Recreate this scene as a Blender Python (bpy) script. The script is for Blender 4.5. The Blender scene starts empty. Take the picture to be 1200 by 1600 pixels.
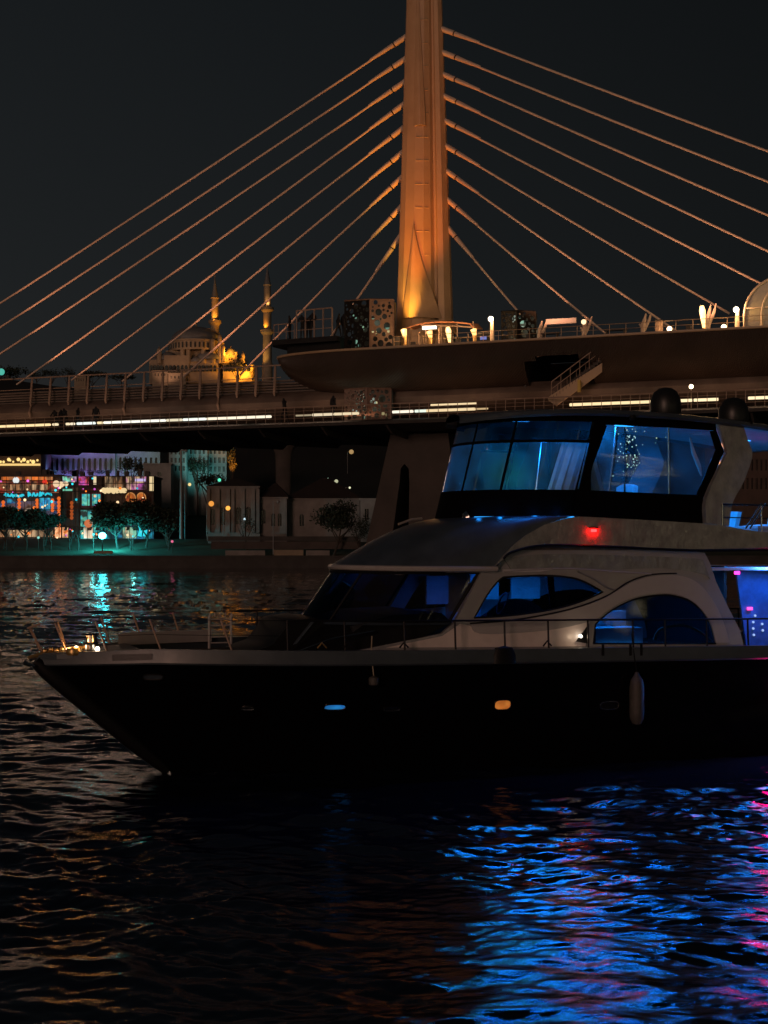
import bpy, math, random
import numpy as np
from mathutils import Vector, Matrix, noise
from mathutils.geometry import tessellate_polygon
R = math.radians
random.seed(7)
sc = bpy.context.scene
COL = sc.collection

# ------------------------------------------------------------------ camera, sky, moon-low city glow, exposure
F, HOR, CAMZ = 2240.0, 849.0, 5.0
cd = bpy.data.cameras.new('camera'); cam = bpy.data.objects.new('camera', cd); COL.objects.link(cam)
cam.location = (0, 0, CAMZ); cam.rotation_euler = (R(90), 0, 0)
cd.sensor_fit = 'HORIZONTAL'; cd.sensor_width = 36; cd.lens = 36 * F / 1200
cd.shift_y = (HOR - 800) / 1200; cd.clip_start = .1; cd.clip_end = 6000
sc.camera = cam
sc.view_settings.view_transform = 'Standard'; sc.view_settings.look = 'None'
sc.view_settings.exposure = 0; sc.view_settings.gamma = 1
w = bpy.data.worlds.new('World'); sc.world = w; w.use_nodes = True
nt = w.node_tree; nt.nodes.clear()
def nd(t, ty, **k):
    n = t.nodes.new(ty)
    for a, b in k.items():
        if a in n.inputs: n.inputs[a].default_value = b
        else: setattr(n, a, b)
    return n
out = nd(nt, 'ShaderNodeOutputWorld'); bg = nd(nt, 'ShaderNodeBackground')
tc = nd(nt, 'ShaderNodeTexCoord'); sep = nd(nt, 'ShaderNodeSeparateXYZ')
nt.links.new(tc.outputs['Generated'], sep.inputs[0])
rp = nd(nt, 'ShaderNodeValToRGB')
e = rp.color_ramp.elements
e[0].position = 0.0; e[0].color = (.0165, .0158, .0152, 1)
e[1].position = .5; e[1].color = (.0046, .0060, .0072, 1)
m_ = e.new(.18); m_.color = (.0098, .0112, .0120, 1)
nt.links.new(sep.outputs['Z'], rp.inputs[0])
# the town behind the photographer: a warm patchy glow low in the sky there
ns = nd(nt, 'ShaderNodeTexNoise', Scale=24.0, Detail=3.0); nt.links.new(tc.outputs['Generated'], ns.inputs['Vector'])
cr = nd(nt, 'ShaderNodeValToRGB'); cr.color_ramp.elements[0].position = .62; cr.color_ramp.elements[1].position = .70
nt.links.new(ns.outputs['Fac'], cr.inputs[0])
mz = nd(nt, 'ShaderNodeMapRange'); mz.inputs[1].default_value = .02; mz.inputs[2].default_value = .30; mz.inputs[3].default_value = 1; mz.inputs[4].default_value = 0
nt.links.new(sep.outputs['Z'], mz.inputs[0])
my = nd(nt, 'ShaderNodeMapRange'); my.inputs[1].default_value = -.1; my.inputs[2].default_value = -.6; my.inputs[3].default_value = 0; my.inputs[4].default_value = 1
nt.links.new(sep.outputs['Y'], my.inputs[0])
def mth(t, op, a, b):
    n = t.nodes.new('ShaderNodeMath'); n.operation = op
    for i, q in enumerate((a, b)):
        if isinstance(q, (int, float)): n.inputs[i].default_value = q
        else: t.links.new(q, n.inputs[i])
    return n.outputs[0]
k_ = mth(nt, 'MULTIPLY', mth(nt, 'MULTIPLY', mz.outputs[0], my.outputs[0]), cr.outputs[0])
mx = nd(nt, 'ShaderNodeMixRGB', blend_type='ADD'); mx.inputs[2].default_value = (6.5, 5.4, 3.2, 1)
nt.links.new(k_, mx.inputs[0]); nt.links.new(rp.outputs[0], mx.inputs[1])
# faint brightening to the left, where the town glow is stronger
ml = nd(nt, 'ShaderNodeMapRange'); ml.inputs[1].default_value = .25; ml.inputs[2].default_value = -.3; ml.inputs[3].default_value = .75; ml.inputs[4].default_value = 1.3
nt.links.new(sep.outputs['X'], ml.inputs[0]); nt.links.new(ml.outputs[0], bg.inputs['Strength'])
nt.links.new(mx.outputs[0], bg.inputs['Color']); nt.links.new(bg.outputs[0], out.inputs[0])
sd = bpy.data.lights.new('town_glow', 'SUN'); sd.energy = .40; sd.angle = R(14); sd.color = (1, .56, .42)
so = bpy.data.objects.new('town_glow', sd); COL.objects.link(so)
SUNDIR = Vector((math.sin(R(24)) * math.cos(R(9)), math.cos(R(24)) * math.cos(R(9)), -math.sin(R(9))))   # travels away from the camera, from behind left
so.rotation_euler = SUNDIR.to_track_quat('-Z', 'Y').to_euler()

# ------------------------------------------------------------------ materials
def mat(name, col, rough=.6, metal=0, var=0, vs=3.0, bump=0, bs=20.0, spec=.5, col2=None, coat=0, stretch=None):
    m = bpy.data.materials.new(name); m.use_nodes = True; t = m.node_tree; p = t.nodes['Principled BSDF']
    p.inputs['Base Color'].default_value = (*col, 1); p.inputs['Roughness'].default_value = rough
    p.inputs['Metallic'].default_value = metal; p.inputs['Specular IOR Level'].default_value = spec
    p.inputs['Coat Weight'].default_value = coat
    tcn = t.nodes.new('ShaderNodeTexCoord'); v = tcn.outputs['Object']
    if stretch:
        mp = t.nodes.new('ShaderNodeMapping'); mp.inputs['Scale'].default_value = stretch
        t.links.new(v, mp.inputs[0]); v = mp.outputs[0]
    if var or col2:
        n = nd(t, 'ShaderNodeTexNoise', Scale=vs, Detail=6.0, Roughness=.62); t.links.new(v, n.inputs['Vector'])
        r = t.nodes.new('ShaderNodeValToRGB'); c2 = col2 or tuple(c * (1 - var) for c in col)
        r.color_ramp.elements[0].position = .36; r.color_ramp.elements[1].position = .64
        r.color_ramp.elements[0].color = (*c2, 1); r.color_ramp.elements[1].color = (*[min(1, c * (1 + var * .4)) for c in col], 1)
        t.links.new(n.outputs['Fac'], r.inputs[0]); t.links.new(r.outputs[0], p.inputs['Base Color'])
        rr = nd(t, 'ShaderNodeMapRange'); rr.inputs[3].default_value = max(.03, rough * .75); rr.inputs[4].default_value = min(1, rough * 1.3)
        t.links.new(n.outputs['Fac'], rr.inputs[0]); t.links.new(rr.outputs[0], p.inputs['Roughness'])
    if bump:
        n = nd(t, 'ShaderNodeTexNoise', Scale=bs, Detail=5.0); t.links.new(v, n.inputs['Vector'])
        b = nd(t, 'ShaderNodeBump', Strength=bump, Distance=.05); t.links.new(n.outputs['Fac'], b.inputs['Height'])
        t.links.new(b.outputs[0], p.inputs['Normal'])
    return m
EM = {}
def emis(name, col, s):
    k = (name, tuple(col), s)
    if k in EM: return EM[k]
    m = bpy.data.materials.new(name); m.use_nodes = True; p = m.node_tree.nodes['Principled BSDF']
    p.inputs['Base Color'].default_value = (.05, .05, .05, 1); p.inputs['Emission Color'].default_value = (*col, 1)
    p.inputs['Emission Strength'].default_value = s; EM[k] = m
    return m
def litsign(name, c1, c2, s, scale=3.0, stretch=(1, 1, 1), dk=.42):
    """a lit shop front seen through its clutter: the lamps behind it are uneven"""
    m = bpy.data.materials.new(name); m.use_nodes = True; t = m.node_tree; p = t.nodes['Principled BSDF']
    p.inputs['Base Color'].default_value = (.04, .04, .04, 1)
    tcn = t.nodes.new('ShaderNodeTexCoord'); mp = t.nodes.new('ShaderNodeMapping'); mp.inputs['Scale'].default_value = stretch
    t.links.new(tcn.outputs['Object'], mp.inputs[0])
    n = nd(t, 'ShaderNodeTexVoronoi', Scale=scale); t.links.new(mp.outputs[0], n.inputs['Vector'])
    n2 = nd(t, 'ShaderNodeTexNoise', Scale=scale * .9, Detail=3.0); t.links.new(mp.outputs[0], n2.inputs['Vector'])
    mixc = t.nodes.new('ShaderNodeMixRGB'); mixc.inputs[1].default_value = (*c1, 1); mixc.inputs[2].default_value = (*c2, 1)
    sp = t.nodes.new('ShaderNodeSeparateXYZ'); t.links.new(n.outputs['Color'], sp.inputs[0]); t.links.new(sp.outputs[0], mixc.inputs[0])
    r = t.nodes.new('ShaderNodeMapRange'); r.inputs[1].default_value = dk; r.inputs[2].default_value = .7; r.inputs[3].default_value = .02; r.inputs[4].default_value = s
    t.links.new(n2.outputs['Fac'], r.inputs[0])
    t.links.new(mixc.outputs[0], p.inputs['Emission Color']); t.links.new(r.outputs[0], p.inputs['Emission Strength'])
    return m
def glass(name, tint, refl=1.0, rough=.02, haze=0):
    m = bpy.data.materials.new(name); m.use_nodes = True; t = m.node_tree; t.nodes.clear()
    o = t.nodes.new('ShaderNodeOutputMaterial'); tr = t.nodes.new('ShaderNodeBsdfTransparent'); gl = t.nodes.new('ShaderNodeBsdfGlossy')
    tr.inputs[0].default_value = (*tint, 1); gl.inputs[0].default_value = (refl, refl, refl, 1); gl.inputs['Roughness'].default_value = rough
    fr = t.nodes.new('ShaderNodeFresnel'); fr.inputs[0].default_value = 1.5
    mxs = t.nodes.new('ShaderNodeMixShader')
    t.links.new(fr.outputs[0], mxs.inputs[0]); t.links.new(tr.outputs[0], mxs.inputs[1]); t.links.new(gl.outputs[0], mxs.inputs[2])
    if haze:       # cloudy soft sheet: catches some of the lamps' light
        tl = t.nodes.new('ShaderNodeBsdfTranslucent'); tl.inputs[0].default_value = (.8, .8, .8, 1); m2 = t.nodes.new('ShaderNodeMixShader')
        tcn = t.nodes.new('ShaderNodeTexCoord'); n = nd(t, 'ShaderNodeTexNoise', Scale=2.2, Detail=4.0); t.links.new(tcn.outputs['Object'], n.inputs['Vector'])
        mr = t.nodes.new('ShaderNodeMapRange'); mr.inputs[1].default_value = .3; mr.inputs[2].default_value = .7; mr.inputs[3].default_value = haze * .4; mr.inputs[4].default_value = haze * 1.7
        t.links.new(n.outputs['Fac'], mr.inputs[0]); t.links.new(mr.outputs[0], m2.inputs[0])
        t.links.new(mxs.outputs[0], m2.inputs[1]); t.links.new(tl.outputs[0], m2.inputs[2]); t.links.new(m2.outputs[0], o.inputs[0]); return m
    t.links.new(mxs.outputs[0], o.inputs[0])
    return m
M = {}
M['gelcoat'] = mat('gelcoat', (.40, .385, .38), .17, var=.07, vs=1.2, bump=.10, bs=2.0, stretch=(1, 1, .6))
M['gel_mottled'] = mat('lamp_streak_gelcoat', (.20, .21, .205), .12, var=.25, vs=3, bump=.6, bs=2.6, stretch=(1.3, 1, .9), spec=1.0)  # mottled colour paints in broken shore-lamp reflections; darker tone for weaker light
M['gel_grey'] = mat('grey_bulwark_paint', (.055, .072, .09), .35, var=.25, vs=1.5, bump=.1, bs=3)
M['hull'] = mat('black_hull_paint', (.003, .003, .004), .14, bump=.05, bs=1.5, spec=.14)
M['roofgrey'] = mat('dull_grey_coachroof', (.055, .075, .10), .38, var=.3, vs=1.2)
M['canvas'] = mat('black_canvas', (.0015, .0015, .002), .9, bump=.2, bs=15, spec=.08)
M['rubber'] = mat('dark_trim', (.006, .006, .007), .5, spec=.25)
M['steel'] = mat('stainless_steel', (.55, .54, .52), .22, 1)
M['teak'] = mat('weathered_teak', (.10, .075, .055), .7, var=.3, vs=8)
M['inner'] = mat('cream_cabin_lining', (.50, .50, .52), .6, var=.15, vs=3)
M['leather'] = mat('pale_upholstery', (.55, .55, .58), .55, var=.15, vs=4)
M['darkin'] = mat('dark_cabin_fitting', (.03, .03, .035), .45)
M['vinyl'] = glass('clear_vinyl', (.74, .84, .88), .4, .06, .03)
M['vinyl_tint'] = glass('tinted_vinyl', (.030, .045, .07), .4, .05, .006)
M['glass'] = glass('tinted_glass', (.46, .50, .56), .15, .015)
M['wind'] = glass('windscreen_mesh_glass', (.34, .36, .40), .4, .03)
M['radome'] = mat('dark_radome', (.012, .013, .014), .4)
M['fender'] = mat('grimy_white_fender', (.075, .07, .065), .6, var=.3, vs=6)
M['rope'] = mat('pale_rope', (.35, .30, .22), .9)
M['steelpaint'] = mat('pale_painted_steel', (.44, .30, .185), .45, var=.12, vs=.5, bump=.06, bs=.9)
M['cable'] = mat('cable_sheath', (.58, .46, .38), .75)
M['bdark'] = mat('sooty_steel', (.035, .030, .028), .6, var=.3, vs=.7)
M['brown'] = mat('brown_painted_girder', (.15, .11, .09), .55, var=.35, vs=.5, bump=.15, bs=1.5)
M['louvre'] = mat('louvred_barrier', (.13, .10, .085), .6, var=.25, vs=.6)
M['conc'] = mat('stained_concrete', (.07, .058, .053), .85, var=.35, vs=.35, bump=.3, bs=2)
M['railp'] = mat('rust_toned_rail_paint', (.36, .25, .19), .5, var=.2, vs=1)
M['cloth'] = mat('dark_clothes', (.012, .012, .014), .9)
M['stone'] = mat('old_limestone', (.22, .205, .195), .85, var=.3, vs=.25, bump=.2, bs=1)
M['stone2'] = mat('pale_mosque_stone', (.30, .24, .17), .8, var=.25, vs=.3)
M['lead'] = mat('lead_dome_sheet', (.16, .165, .17), .45, var=.2, vs=.2)
M['tile'] = mat('dark_roof_tiles', (.035, .024, .020), .8, var=.3, vs=.6)
M['pane'] = mat('dark_window', (.008, .009, .011), .2)
M['plaster'] = mat('grimy_plaster', (.30, .31, .31), .85, var=.3, vs=.2)
M['plast_d'] = mat('brown_facade', (.09, .06, .05), .8, var=.3, vs=.3)
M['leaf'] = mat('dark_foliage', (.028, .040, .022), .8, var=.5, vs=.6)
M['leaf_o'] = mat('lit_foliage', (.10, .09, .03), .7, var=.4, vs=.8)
M['bark'] = mat('dark_bark', (.05, .04, .03), .9, var=.3, vs=1)
M['grass'] = mat('park_grass', (.045, .06, .035), .9, var=.4, vs=.15)
M['earth'] = mat('dark_hillside', (.020, .021, .018), .95, var=.5, vs=.02)
M['quay'] = mat('quay_stone', (.055, .052, .05), .8, var=.4, vs=.25)
M['pave'] = mat('promenade_paving', (.05, .05, .05), .85, var=.3, vs=.3)
M['gold'] = mat('weathered_brass', (.55, .36, .14), .35, .8)

# hull-like belly of the station: closely spaced curved slats
def ribbed(name, col, n=3.2, rough=.42, strength=.5):
    m = mat(name, col, rough, var=.3, vs=.4); t = m.node_tree; p = t.nodes['Principled BSDF']
    tcn = t.nodes.new('ShaderNodeTexCoord'); mp = t.nodes.new('ShaderNodeMapping'); mp.inputs['Rotation'].default_value = (0, R(14), 0)
    t.links.new(tcn.outputs['Object'], mp.inputs[0])
    wv = nd(t, 'ShaderNodeTexWave', Scale=n, Distortion=.6); wv.inputs['Detail Scale'].default_value = .3; t.links.new(mp.outputs[0], wv.inputs['Vector'])
    b = nd(t, 'ShaderNodeBump', Strength=strength, Distance=.06); t.links.new(wv.outputs['Fac'], b.inputs['Height']); t.links.new(b.outputs[0], p.inputs['Normal'])
    return m
M['belly'] = ribbed('slatted_station_belly', (.055, .034, .025), strength=.9)

# ------------------------------------------------------------------ frames and builders
class Frame:
    """local axes x along, y to the left of x; n = distance towards the camera side (y = -n)"""
    def __init__(s, ox, oy, deg): s.ox, s.oy, s.a = ox, oy, R(deg); s.c, s.s = math.cos(s.a), math.sin(s.a)
    def inv(s, px, py, n=0.0):
        u = (px - 600) / F; X0, Y0 = s.ox + n * s.s, s.oy - n * s.c
        r = (u * Y0 - X0) / (s.c - u * s.s); Y = Y0 + r * s.s
        return r, CAMZ + (HOR - py) / F * Y
    def w(s, p): x, y, z = p; return Vector((s.ox + x * s.c - y * s.s, s.oy + x * s.s + y * s.c, z))
WORLD = Frame(0, 0, 0)
YF = Frame(-7.42, 30.5, 20)
BF = Frame(2.87, 98.85, -22)
def at(px, py, Y): return Vector(((px - 600) / F * Y, Y, CAMZ + (HOR - py) / F * Y))
OFF = {}
def tag(o, label, cat=None, group=None, kind=None):
    if label: o['label'] = label
    if cat: o['category'] = cat
    if group: o['group'] = group
    if kind: o['kind'] = kind
    return o
def thing(name, label, cat, base=(0, 0, 0), frame=WORLD, group=None, rot=0):
    o = bpy.data.objects.new(name, None); COL.objects.link(o); o.empty_display_size = .3
    b = Vector(base); o.location = frame.w(b); o.rotation_euler = (0, 0, frame.a + rot); OFF[o.name] = b
    return tag(o, label, cat, group)
class MB:
    def __init__(s): s.v = []; s.f = []
    def add(s, v, f):
        n = len(s.v); s.v += [tuple(p) for p in v]; s.f += [tuple(i + n for i in q) for q in f]; return s
    def box(s, c, d, rz=0, ry=0):
        x, y, z = [q / 2 for q in d]
        m = Matrix.Translation(Vector(c)) @ Matrix.Rotation(rz, 4, 'Z') @ Matrix.Rotation(ry, 4, 'Y')
        vs = [m @ Vector((i * x, j * y, k * z)) for i in (-1, 1) for j in (-1, 1) for k in (-1, 1)]
        return s.add(vs, [(0, 1, 3, 2), (4, 6, 7, 5), (0, 4, 5, 1), (2, 3, 7, 6), (0, 2, 6, 4), (1, 5, 7, 3)])
    def span(s, a, b):
        a, b = Vector(a), Vector(b); return s.box((a + b) / 2, [abs(q) for q in (b - a)])
    def tube(s, pts, r, n=8, caps=True):
        P = [Vector(p) for p in pts]; rr = r if isinstance(r, (list, tuple)) else [r] * len(P)
        up = None; V = []; k = len(P)
        for i, p in enumerate(P):
            d = (P[min(i + 1, k - 1)] - P[max(i - 1, 0)])
            if d.length < 1e-9: d = Vector((0, 0, 1))
            d.normalize()
            if up is None: up = Vector((0, 0, 1)) if abs(d.z) < .9 else Vector((1, 0, 0))
            a = d.cross(up).normalized(); b = a.cross(d); up = b
            V += [p + (a * math.cos(2 * math.pi * j / n) + b * math.sin(2 * math.pi * j / n)) * rr[i] for j in range(n)]
        Fc = [(i * n + j, i * n + (j + 1) % n, (i + 1) * n + (j + 1) % n, (i + 1) * n + j) for i in range(k - 1) for j in range(n)]
        if caps: Fc += [tuple(range(n - 1, -1, -1)), tuple(range((k - 1) * n, k * n))]
        return s.add(V, Fc)
    def lathe(s, prof, c=(0, 0, 0), n=20, sx=1, sy=1, a0=0, a1=360, m=None):
        full = abs(a1 - a0) >= 360; cols = n if full else n + 1; V = []
        for (r, z) in prof:
            for j in range(cols):
                a = R(a0 + (a1 - a0) * j / n); q = Vector((r * math.cos(a) * sx, r * math.sin(a) * sy, z))
                if m: q = m @ q
                V.append(q + Vector(c))
        Fc = []
        for i in range(len(prof) - 1):
            for j in range(n if full else n):
                j2 = (j + 1) % cols if full else j + 1
                Fc.append((i * cols + j, i * cols + j2, (i + 1) * cols + j2, (i + 1) * cols + j))
        return s.add(V, Fc)
    def grid(s, P, thick=None):
        nu, nv = len(P), len(P[0]); V = [Vector(p) for row in P for p in row]
        Fc = [(i * nv + j, (i + 1) * nv + j, (i + 1) * nv + j + 1, i * nv + j + 1) for i in range(nu - 1) for j in range(nv - 1)]
        if thick is None: return s.add(V, Fc)
        th = thick if callable(thick) else (lambda i, j: Vector(thick))
        V2 = [V[i * nv + j] + th(i, j) for i in range(nu) for j in range(nv)]; N = nu * nv
        F2 = [tuple(N + q for q in reversed(f)) for f in Fc]; E = []
        loop = [i * nv for i in range(nu)] + [(nu - 1) * nv + j for j in range(1, nv)] + [i * nv + nv - 1 for i in range(nu - 2, -1, -1)] + [j for j in range(nv - 2, 0, -1)]
        for a, b in zip(loop, loop[1:] + loop[:1]): E.append((b, a, N + a, N + b))
        return s.add(V + V2, Fc + F2 + E)
    def panel(s, outer, mp, thick, holes=()):
        """outer and holes: 2-D outlines; mp(a,b)->point; thick: vector"""
        loops = [list(outer)] + [list(h) for h in holes]
        tri = tessellate_polygon([[Vector((a, b, 0)) for a, b in L] for L in loops])
        flat = [p for L in loops for p in L]; N = len(flat)
        V = [Vector(mp(a, b)) for a, b in flat]; T = Vector(thick)
        Fc = [tuple(t) for t in tri] + [tuple(N + i for i in reversed(t)) for t in tri]; o = 0
        for L in loops:
            k = len(L)
            Fc += [(o + i, o + (i + 1) % k, N + o + (i + 1) % k, N + o + i) for i in range(k)]; o += k
        return s.add(V + [p + T for p in V], Fc)
    def ball(s, c, r, n=10, sz=1): return s.lathe([(r * math.sin(math.pi * i / n) + 1e-5, -r * sz * math.cos(math.pi * i / n)) for i in range(n + 1)], c, n + 4)
    def build(s, name, m, parent=None, smooth=True, ang=38, origin=None, frame=None):
        off = OFF[parent.name] if parent else Vector(origin if origin is not None else (0, 0, 0))
        me = bpy.data.meshes.new(name); me.from_pydata([tuple(Vector(p) - off) for p in s.v], [], s.f)
        me.materials.append(m); me.validate()
        import bmesh
        b = bmesh.new(); b.from_mesh(me); bmesh.ops.recalc_face_normals(b, faces=b.faces); b.to_mesh(me); b.free()
        if smooth:
            for p in me.polygons: p.use_smooth = True
            me.set_sharp_from_angle(angle=R(ang))
        o = bpy.data.objects.new(name, me); COL.objects.link(o); OFF[o.name] = off
        if parent: o.parent = parent
        else:
            fr = frame or WORLD; o.location = fr.w(off); o.rotation_euler = (0, 0, fr.a)
        return o
def dup(o, parent=None, loc=None, label=None, group=None):
    c = o.copy(); COL.objects.link(c); c.parent = parent; OFF[c.name] = OFF.get(o.name, Vector())
    for ch in list(o.children):
        if ch.name in bpy.data.objects: dup(ch, c)
    if loc is not None: c.location = loc
    if label: c['label'] = label
    if group: c['group'] = group
    return c
def light(name, kind, loc, energy, col, parent=None, aim=None, frame=WORLD, size=.2, spot=90, blend=.6, sizey=None):
    d = bpy.data.lights.new(name, kind); d.energy = energy; d.color = col
    if kind == 'AREA':
        d.size = size
        if sizey: d.shape = 'RECTANGLE'; d.size_y = sizey
    else: d.shadow_soft_size = size
    if kind == 'SPOT': d.spot_size = R(spot); d.spot_blend = blend
    o = bpy.data.objects.new(name, d); COL.objects.link(o)
    if parent:      # local coordinates of the thing's own frame
        off = OFF[parent.name]; o.parent = parent; o.location = Vector(loc) - off
        if aim is not None: o.rotation_euler = (Vector(aim) - Vector(loc)).to_track_quat('-Z', 'Y').to_euler()
    else:
        wl = frame.w(loc); o.location = wl
        if aim is not None: o.rotation_euler = (frame.w(aim) - wl).to_track_quat('-Z', 'Y').to_euler()
    return o
def resample(pts, n):
    P = [Vector(p) for p in pts]; L = [0]
    for a, b in zip(P, P[1:]): L.append(L[-1] + (b - a).length)
    o = []
    for k in range(n):
        t = L[-1] * k / (n - 1); i = 0
        while i < len(L) - 2 and L[i + 1] < t: i += 1
        o.append(P[i].lerp(P[i + 1], (t - L[i]) / max(1e-9, L[i + 1] - L[i])))
    return o
def spline(pts, n=40):
    """Catmull-Rom through points of any dimension"""
    P = [Vector(p) for p in pts]; k = len(P) - 1; o = []
    for q in range(n):
        t = k * q / (n - 1); i = min(int(t), k - 1); u = t - i
        p0, p1, p2, p3 = P[max(i - 1, 0)], P[i], P[i + 1], P[min(i + 2, k)]
        o.append(.5 * ((2 * p1) + (p2 - p0) * u + (2 * p0 - 5 * p1 + 4 * p2 - p3) * u * u + (3 * p1 - p0 - 3 * p2 + p3) * u ** 3))
    return o
def solo(mb, name, m, label, cat, base, frame=WORLD, group=None, **k):
    return tag(mb.build(name, m, None, origin=base, frame=frame, **k), label, cat, group)

# ------------------------------------------------------------------ water
def make_water():
    rows = list(np.linspace(-60, 8, 18)[:-1]); y = 8.0
    while y < 292: rows.append(y); y += max(.045, y * y / 7165 * .62)
    rows += [292, 330]
    rows = np.array(rows)
    uc = np.linspace(-.30, .30, 620); ue = np.array([.34, .4, .5, .65, .9, 1.3, 2, 3.2])
    u = np.concatenate([-ue[::-1], uc, ue])
    Y, U = np.meshgrid(rows, u, indexing='ij'); X = U * (np.maximum(Y, 6) + 1)
    rg = np.random.RandomState(5); Z = np.zeros_like(X)
    dY = np.gradient(rows)[:, None]
    GX = X + .25 * np.sin(Y * .7 + X * .3); GY = Y + .25 * np.sin(X * .9 - Y * .25)
    for i in range(86):
        lam = .17 * (6.5 / .17) ** ((i + rg.rand()) / 86); k = 2 * math.pi / lam
        th = rg.normal(R(80), R(30)) + (R(180) if rg.rand() < .3 else 0)
        slope = .030 * (1.45 if lam < 1.3 else .85 if lam < 2.6 else .4)
        ph = rg.rand() * 6.28; a = slope / k
        att = np.exp(-(k * np.abs(np.sin(th)) * dY * .13) ** 2) if lam < 4 else 1.0
        s = np.sin(k * (GX * math.cos(th) + GY * math.sin(th)) + ph)
        Z += a * att * (s + .25 * s * s * np.sign(s))
    # patches of ruffled and calm water
    patch = .75 + .35 * np.sin(X * .31 + 1.3 * np.sin(Y * .13)) * np.sin(Y * .23 + X * .08 + .6) + .2 * np.sin(X * .9 + Y * .55)
    Z *= np.clip(patch, .35, 1.35)
    f_ = np.clip((rows[:, None] - 55) / 70, 0, 1); Z *= .92 + .95 * f_ * f_ * (3 - 2 * f_)          # more wind out in the open
    Z *= np.clip((rows[:, None] + 10) / 16, 0, 1)
    nr, nc = X.shape; me = bpy.data.meshes.new('water'); me.vertices.add(nr * nc)
    me.vertices.foreach_set('co', np.stack([X, Y, Z], -1).astype(np.float32).ravel())
    idx = np.arange(nr * nc).reshape(nr, nc)
    q = np.stack([idx[:-1, :-1], idx[:-1, 1:], idx[1:, 1:], idx[1:, :-1]], -1).reshape(-1, 4)
    me.loops.add(q.size); me.loops.foreach_set('vertex_index', q.ravel().astype(np.int32))
    me.polygons.add(len(q)); me.polygons.foreach_set('loop_start', np.arange(0, q.size, 4, dtype=np.int32))
    me.polygons.foreach_set('loop_total', np.full(len(q), 4, dtype=np.int32))
    me.update(calc_edges=True); me.validate()
    me.polygons.foreach_set('use_smooth', np.ones(len(q), dtype=bool))
    m = bpy.data.materials.new('harbour_water'); m.use_nodes = True; t = m.node_tree; p = t.nodes['Principled BSDF']
    p.inputs['Base Color'].default_value = (.006, .010, .020, 1); p.inputs['Roughness'].default_value = .045
    p.inputs['IOR'].default_value = 1.45; p.inputs['Specular IOR Level'].default_value = .75
    tcn = t.nodes.new('ShaderNodeTexCoord'); mp = t.nodes.new('ShaderNodeMapping'); mp.inputs['Scale'].default_value = (.8, 1.5, 1)
    t.links.new(tcn.outputs['Object'], mp.inputs[0])
    n = nd(t, 'ShaderNodeTexNoise', Scale=8.0, Detail=6.0, Roughness=.62); t.links.new(mp.outputs[0], n.inputs['Vector'])
    b = nd(t, 'ShaderNodeBump', Strength=.13, Distance=.05); t.links.new(n.outputs['Fac'], b.inputs['Height']); t.links.new(b.outputs[0], p.inputs['Normal'])
    me.materials.append(m)
    o = bpy.data.objects.new('water', me); COL.objects.link(o); tag(o, 'dark rippled harbour water', kind='structure')
make_water()

# ------------------------------------------------------------------ far bank: ground
def hz(x, y):
    if y < 300: return 2.3
    if y < 322: return 2.3 + (y - 300) / 22 * 3.7
    if y < 350: return 6.0
    n = noise.noise(Vector((x * .012, y * .012, 0))) * 6 * min(1, (y - 350) / 120)
    if y < 600: return 6 + (y - 350) * .262 + n
    return 71.5 + n + 7 * max(0, min(1, (-x - 120) / 60)) - 22 * max(0, min(1, (y - 620) / 500))
def make_ground():
    ys = [289, 292, 296, 300, 305, 310, 315, 322, 330, 340, 350, 365, 380, 400, 425, 450, 480, 520, 560, 600, 640, 700, 800, 1000, 1500, 3000]
    xs = [-3000, -1200, -700, -500] + list(range(-400, 401, 20)) + [500, 700, 1200, 3000]
    P = [[(x, y, hz(x, y)) for x in xs] for y in ys]
    g1 = [r for r in P if r[0][1] <= 300]; g2 = [r for r in P if 300 <= r[0][1] <= 350]; g3 = [r for r in P if r[0][1] >= 350]
    tag(MB().grid(g1).build('promenade', M['pave']), 'paved promenade along the far quay', kind='structure')
    tag(MB().grid(g2).build('ground', M['grass']), 'park lawn on the far bank', kind='structure')
    tag(MB().grid(g3).build('hill', M['earth']), 'dark hillside behind the far bank', kind='structure')
    b = MB(); b.span((-3000, 288.4, -3), (3000, 289, 2.25)); b.span((-400, 288.1, 2.25), (400, 289.3, 2.52))
    tag(b.build('quay', M['quay'], smooth=False), 'low stone quay edge on the far bank', kind='structure')
make_ground()

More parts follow.
